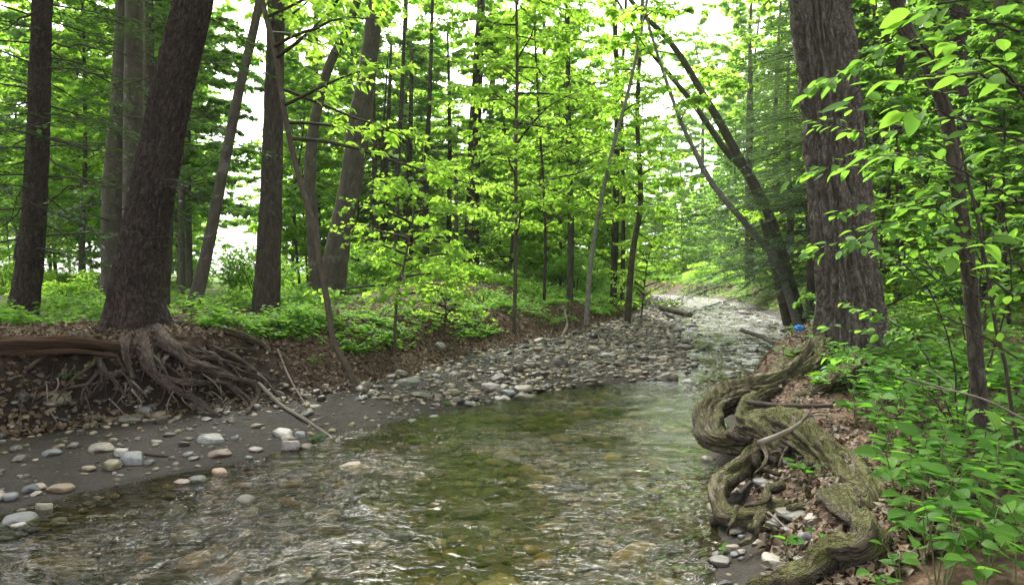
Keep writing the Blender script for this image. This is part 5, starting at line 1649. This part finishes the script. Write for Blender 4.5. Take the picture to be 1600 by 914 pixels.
def shrub(label, base, branches, meshes, size, seed, spacing=.05, matn='twig'):
    gg = np.random.default_rng(seed)
    root = empty('shrub', base); tag(root, label, 'shrub')
    b = np.array(base)
    count = 0
    for pts, r in branches:
        P = np.array([at(*p) for p in pts])
        mb = MB()
        C = catmull(P, 30)
        C[3:-1] += gg.normal(size=(26, 3)) * .006
        tube(mb, C - b, [r, r * .6, .0015], 6, 40, cap=True)
        L = np.linalg.norm(np.diff(C, axis=0), axis=1).sum()
        n_ = int(L / spacing)
        side = 1
        for q in range(n_):
            t = .12 + .88 * (q + gg.random() * .5) / n_
            k = min(28, int(t * 29))
            d0 = nrm(C[k + 1] - C[k])
            p = C[k]
            side = -side
            if gg.random() < .55:                        # a short side twig
                an = math.radians(gg.uniform(35, 65)) * side
                sd = nrm(np.array([d0[1], -d0[0], 0]))
                tl = gg.uniform(.04, .20)
                td = nrm(d0 * math.cos(an) + sd * math.sin(an) + gg.normal(size=3) * .12)
                e = p + td * tl
                tube(mb, [p - b, (p + e) / 2 - b + gg.normal(size=3) * .004, e - b], [.002, .001], 4, 4, cap=False)
                at_ = [(e, td)]
                if tl > .10: at_.append((p + td * tl * .55, nrm(td + sd * side * .9)))
            else:
                an = math.radians(gg.uniform(40, 75)) * side
                sd = nrm(np.array([d0[1], -d0[0], 0]))
                at_ = [(p, nrm(d0 * math.cos(an) + sd * math.sin(an)))]
            for pp, dd in at_:
                if count >= 300: break
                dd = dd + np.array([0, 0, gg.uniform(-.55, .12)])
                nn = np.array([0, 0, 1.0]) + gg.normal(size=3) * .28 - np.array([0, .15, 0])
                leaf_obj(root, meshes[gg.integers(0, len(meshes))], pp, dd, nn, size * gg.uniform(.6, 1.2))
                count += 1
        mb.obj('branch', M[matn], root)
    return root

shrub('large-leaved shrub reaching in from the right edge at eye level', at(1690, 700, 2.9), [
    ([(1690, 700, 2.9), (1640, 300, 2.9), (1585, 135, 2.8), (1520, 80, 2.7), (1488, 36, 2.7)], .010),
    ([(1640, 250, 2.8), (1560, 205, 2.6), (1450, 175, 2.5), (1400, 170, 2.5)], .006),
    ([(1640, 60, 2.6), (1560, 40, 2.5), (1480, 15, 2.4), (1430, 20, 2.4)], .006),
    ([(1640, 150, 2.5), (1540, 120, 2.4), (1440, 120, 2.3), (1410, 130, 2.3)], .006),
    ([(1640, 340, 2.8), (1560, 300, 2.7), (1470, 250, 2.6), (1400, 240, 2.6)], .006),
    ([(1640, 460, 2.6), (1580, 410, 2.5), (1540, 380, 2.4), (1500, 370, 2.4)], .005),
    ([(1650, 700, 2.7), (1610, 680, 2.5), (1560, 650, 2.4), (1520, 640, 2.4)], .005)], SHRB, .10, 1, .075)
shrub('arching shrub with horizontal leafy sprays before the furrowed trunk', hit(1600, 760), [
    ([(1600, 760, 3.9), (1540, 400, 4.0), (1470, 130, 4.0), (1420, 62, 4.0), (1330, 112, 4.0), (1270, 142, 4.0)], .011),
    ([(1560, 330, 4.3), (1450, 215, 4.4), (1340, 205, 4.5), (1275, 185, 4.5)], .006),
    ([(1560, 360, 4.2), (1440, 290, 4.4), (1340, 262, 4.5), (1262, 268, 4.6)], .006),
    ([(1570, 400, 4.1), (1460, 330, 4.2), (1370, 325, 4.2), (1295, 338, 4.2)], .006),
    ([(1580, 460, 4.1), (1470, 380, 4.2), (1380, 360, 4.3), (1300, 395, 4.3)], .006),
    ([(1580, 500, 4.0), (1480, 430, 4.2), (1400, 410, 4.3), (1320, 425, 4.3)], .006),
    ([(1590, 560, 4.0), (1490, 500, 4.1), (1400, 480, 4.2), (1350, 492, 4.2)], .006)], SHRB, .095, 2, .04)
shrub('thin leafy shrub in front of the shaded right woods', hit(1530, 640), [
    ([(1530, 640, 4.9), (1500, 500, 5.0), (1440, 400, 5.1), (1400, 360, 5.2)], .007),
    ([(1530, 640, 4.9), (1540, 480, 5.0), (1560, 330, 5.0), (1590, 220, 5.0)], .008),
    ([(1545, 440, 5.0), (1480, 300, 5.2), (1400, 235, 5.3), (1360, 230, 5.3)], .005),
    ([(1520, 560, 5.0), (1460, 520, 5.2), (1390, 520, 5.4), (1290, 512, 5.6)], .005),
    ([(1560, 360, 5.0), (1500, 330, 5.2), (1450, 310, 5.2), (1390, 320, 5.4)], .005)], SHRB, .09, 3, .04)
shrub('low shrub with bright sprays at the foot of the furrowed trunk', hit(1500, 690), [
    ([(1500, 690, 4.5), (1450, 560, 4.6), (1390, 500, 4.7), (1310, 470, 4.8)], .006),
    ([(1500, 690, 4.5), (1440, 600, 4.5), (1380, 560, 4.6), (1300, 560, 4.7)], .005),
    ([(1500, 690, 4.5), (1480, 520, 4.4), (1420, 420, 4.4), (1340, 380, 4.4), (1290, 385, 4.4)], .006),
    ([(1500, 690, 4.5), (1530, 480, 4.4), (1530, 330, 4.3), (1460, 260, 4.3), (1340, 235, 4.3)], .007),
    ([(1500, 690, 4.5), (1560, 520, 4.4), (1580, 400, 4.3), (1540, 290, 4.2), (1430, 300, 4.2)], .007),
    ([(1540, 400, 4.4), (1490, 350, 4.3), (1420, 345, 4.2), (1360, 350, 4.2)], .005)], SHRB, .095, 7, .045)
stick('fallen_branch', 'long thin pale bare branch arching over the plants at the right edge', 'branch', [at(1610, 660, 3.3), at(1540, 625, 3.3), at(1480, 608, 3.4), at(1420, 590, 3.5)], .006, .003, 'twig_pale', 6, twigs=2, seed=15)

# ------------------------------------------------------------------ fallen green leaves and the blue bag
for px, py, lab, n_ in ((482, 688, 'fresh green leaf spray floating at the water edge', 4), (560, 750, None, 0), (690, 632, 'fresh green leaf lying on the near gravel', 2), (1122, 862, 'pale green fallen leaf in the shallows below the looping root', 2)):
    if not lab: continue
    p = hit(px, py); p[2] = max(p[2], 0) + .015
    r_ = empty('fallen_leaf', p); tag(r_, lab, 'leaf')
    for q in range(n_):
        an = -.4 + q * .5
        leaf_obj(r_, HERB[q % 6], p + np.array([q * .03, q * .02, 0.004 * q]), [math.cos(an), math.sin(an), .02], [0, 0, 1.0], .10)

m_, nt_, out_ = mat('blue_plastic')
p_ = nd(nt_, 'ShaderNodeBsdfPrincipled'); p_.inputs['Roughness'].default_value = .35
nz = noise(nt_, None, 6.0)
nt_.links.new(ramp(nt_, [(.3, (.01, .16, .50)), (.7, (.03, .30, .72))], nz.outputs['Fac']).outputs[0], p_.inputs['Base Color'])
nt_.links.new(p_.outputs[0], out_.inputs['Surface'])
mb = MB()
V = I3 * np.array([.065, .05, .04]) * (1 + .45 * fbm(I3 * 2.2 + 4, 2) + .5 * np.abs(fbm(I3 * 4 + 9, 3)))[:, None]
mb.add(V, F3)
bp = hit(1249, 519)
bag = mb.obj('plastic_bag', m_, None, (bp[0], bp[1], gz(bp[0], bp[1]) + .05), smooth=False)
tag(bag, 'crumpled bright blue plastic bag caught on the shore behind the furrowed trunk', 'bag')
# ------------------------------------------------------------------ the hazy air between the trees
m_, nt_, out_ = mat('haze')
pv_ = nd(nt_, 'ShaderNodeVolumePrincipled')
pv_.inputs['Color'].default_value = (.93, .96, .92, 1)
pv_.inputs['Density'].default_value = .0005
pv_.inputs['Anisotropy'].default_value = .3
nt_.links.new(pv_.outputs[0], out_.inputs['Volume'])
mb = MB()
bx = np.array([[x_, y_, z_] for z_ in (-2.0, 34.0) for y_ in (-60.0, 700.0) for x_ in (-460.0, 460.0)])
mb.add(bx, np.array([[0, 2, 3, 1], [4, 5, 7, 6], [0, 1, 5, 4], [2, 6, 7, 3], [0, 4, 6, 2], [1, 3, 7, 5]]))
tag(mb.obj('haze', m_, smooth=False), 'thin bright haze filling the air of the woods', 'haze', None, 'stuff')
print('done', round(time.time() - T0, 1))
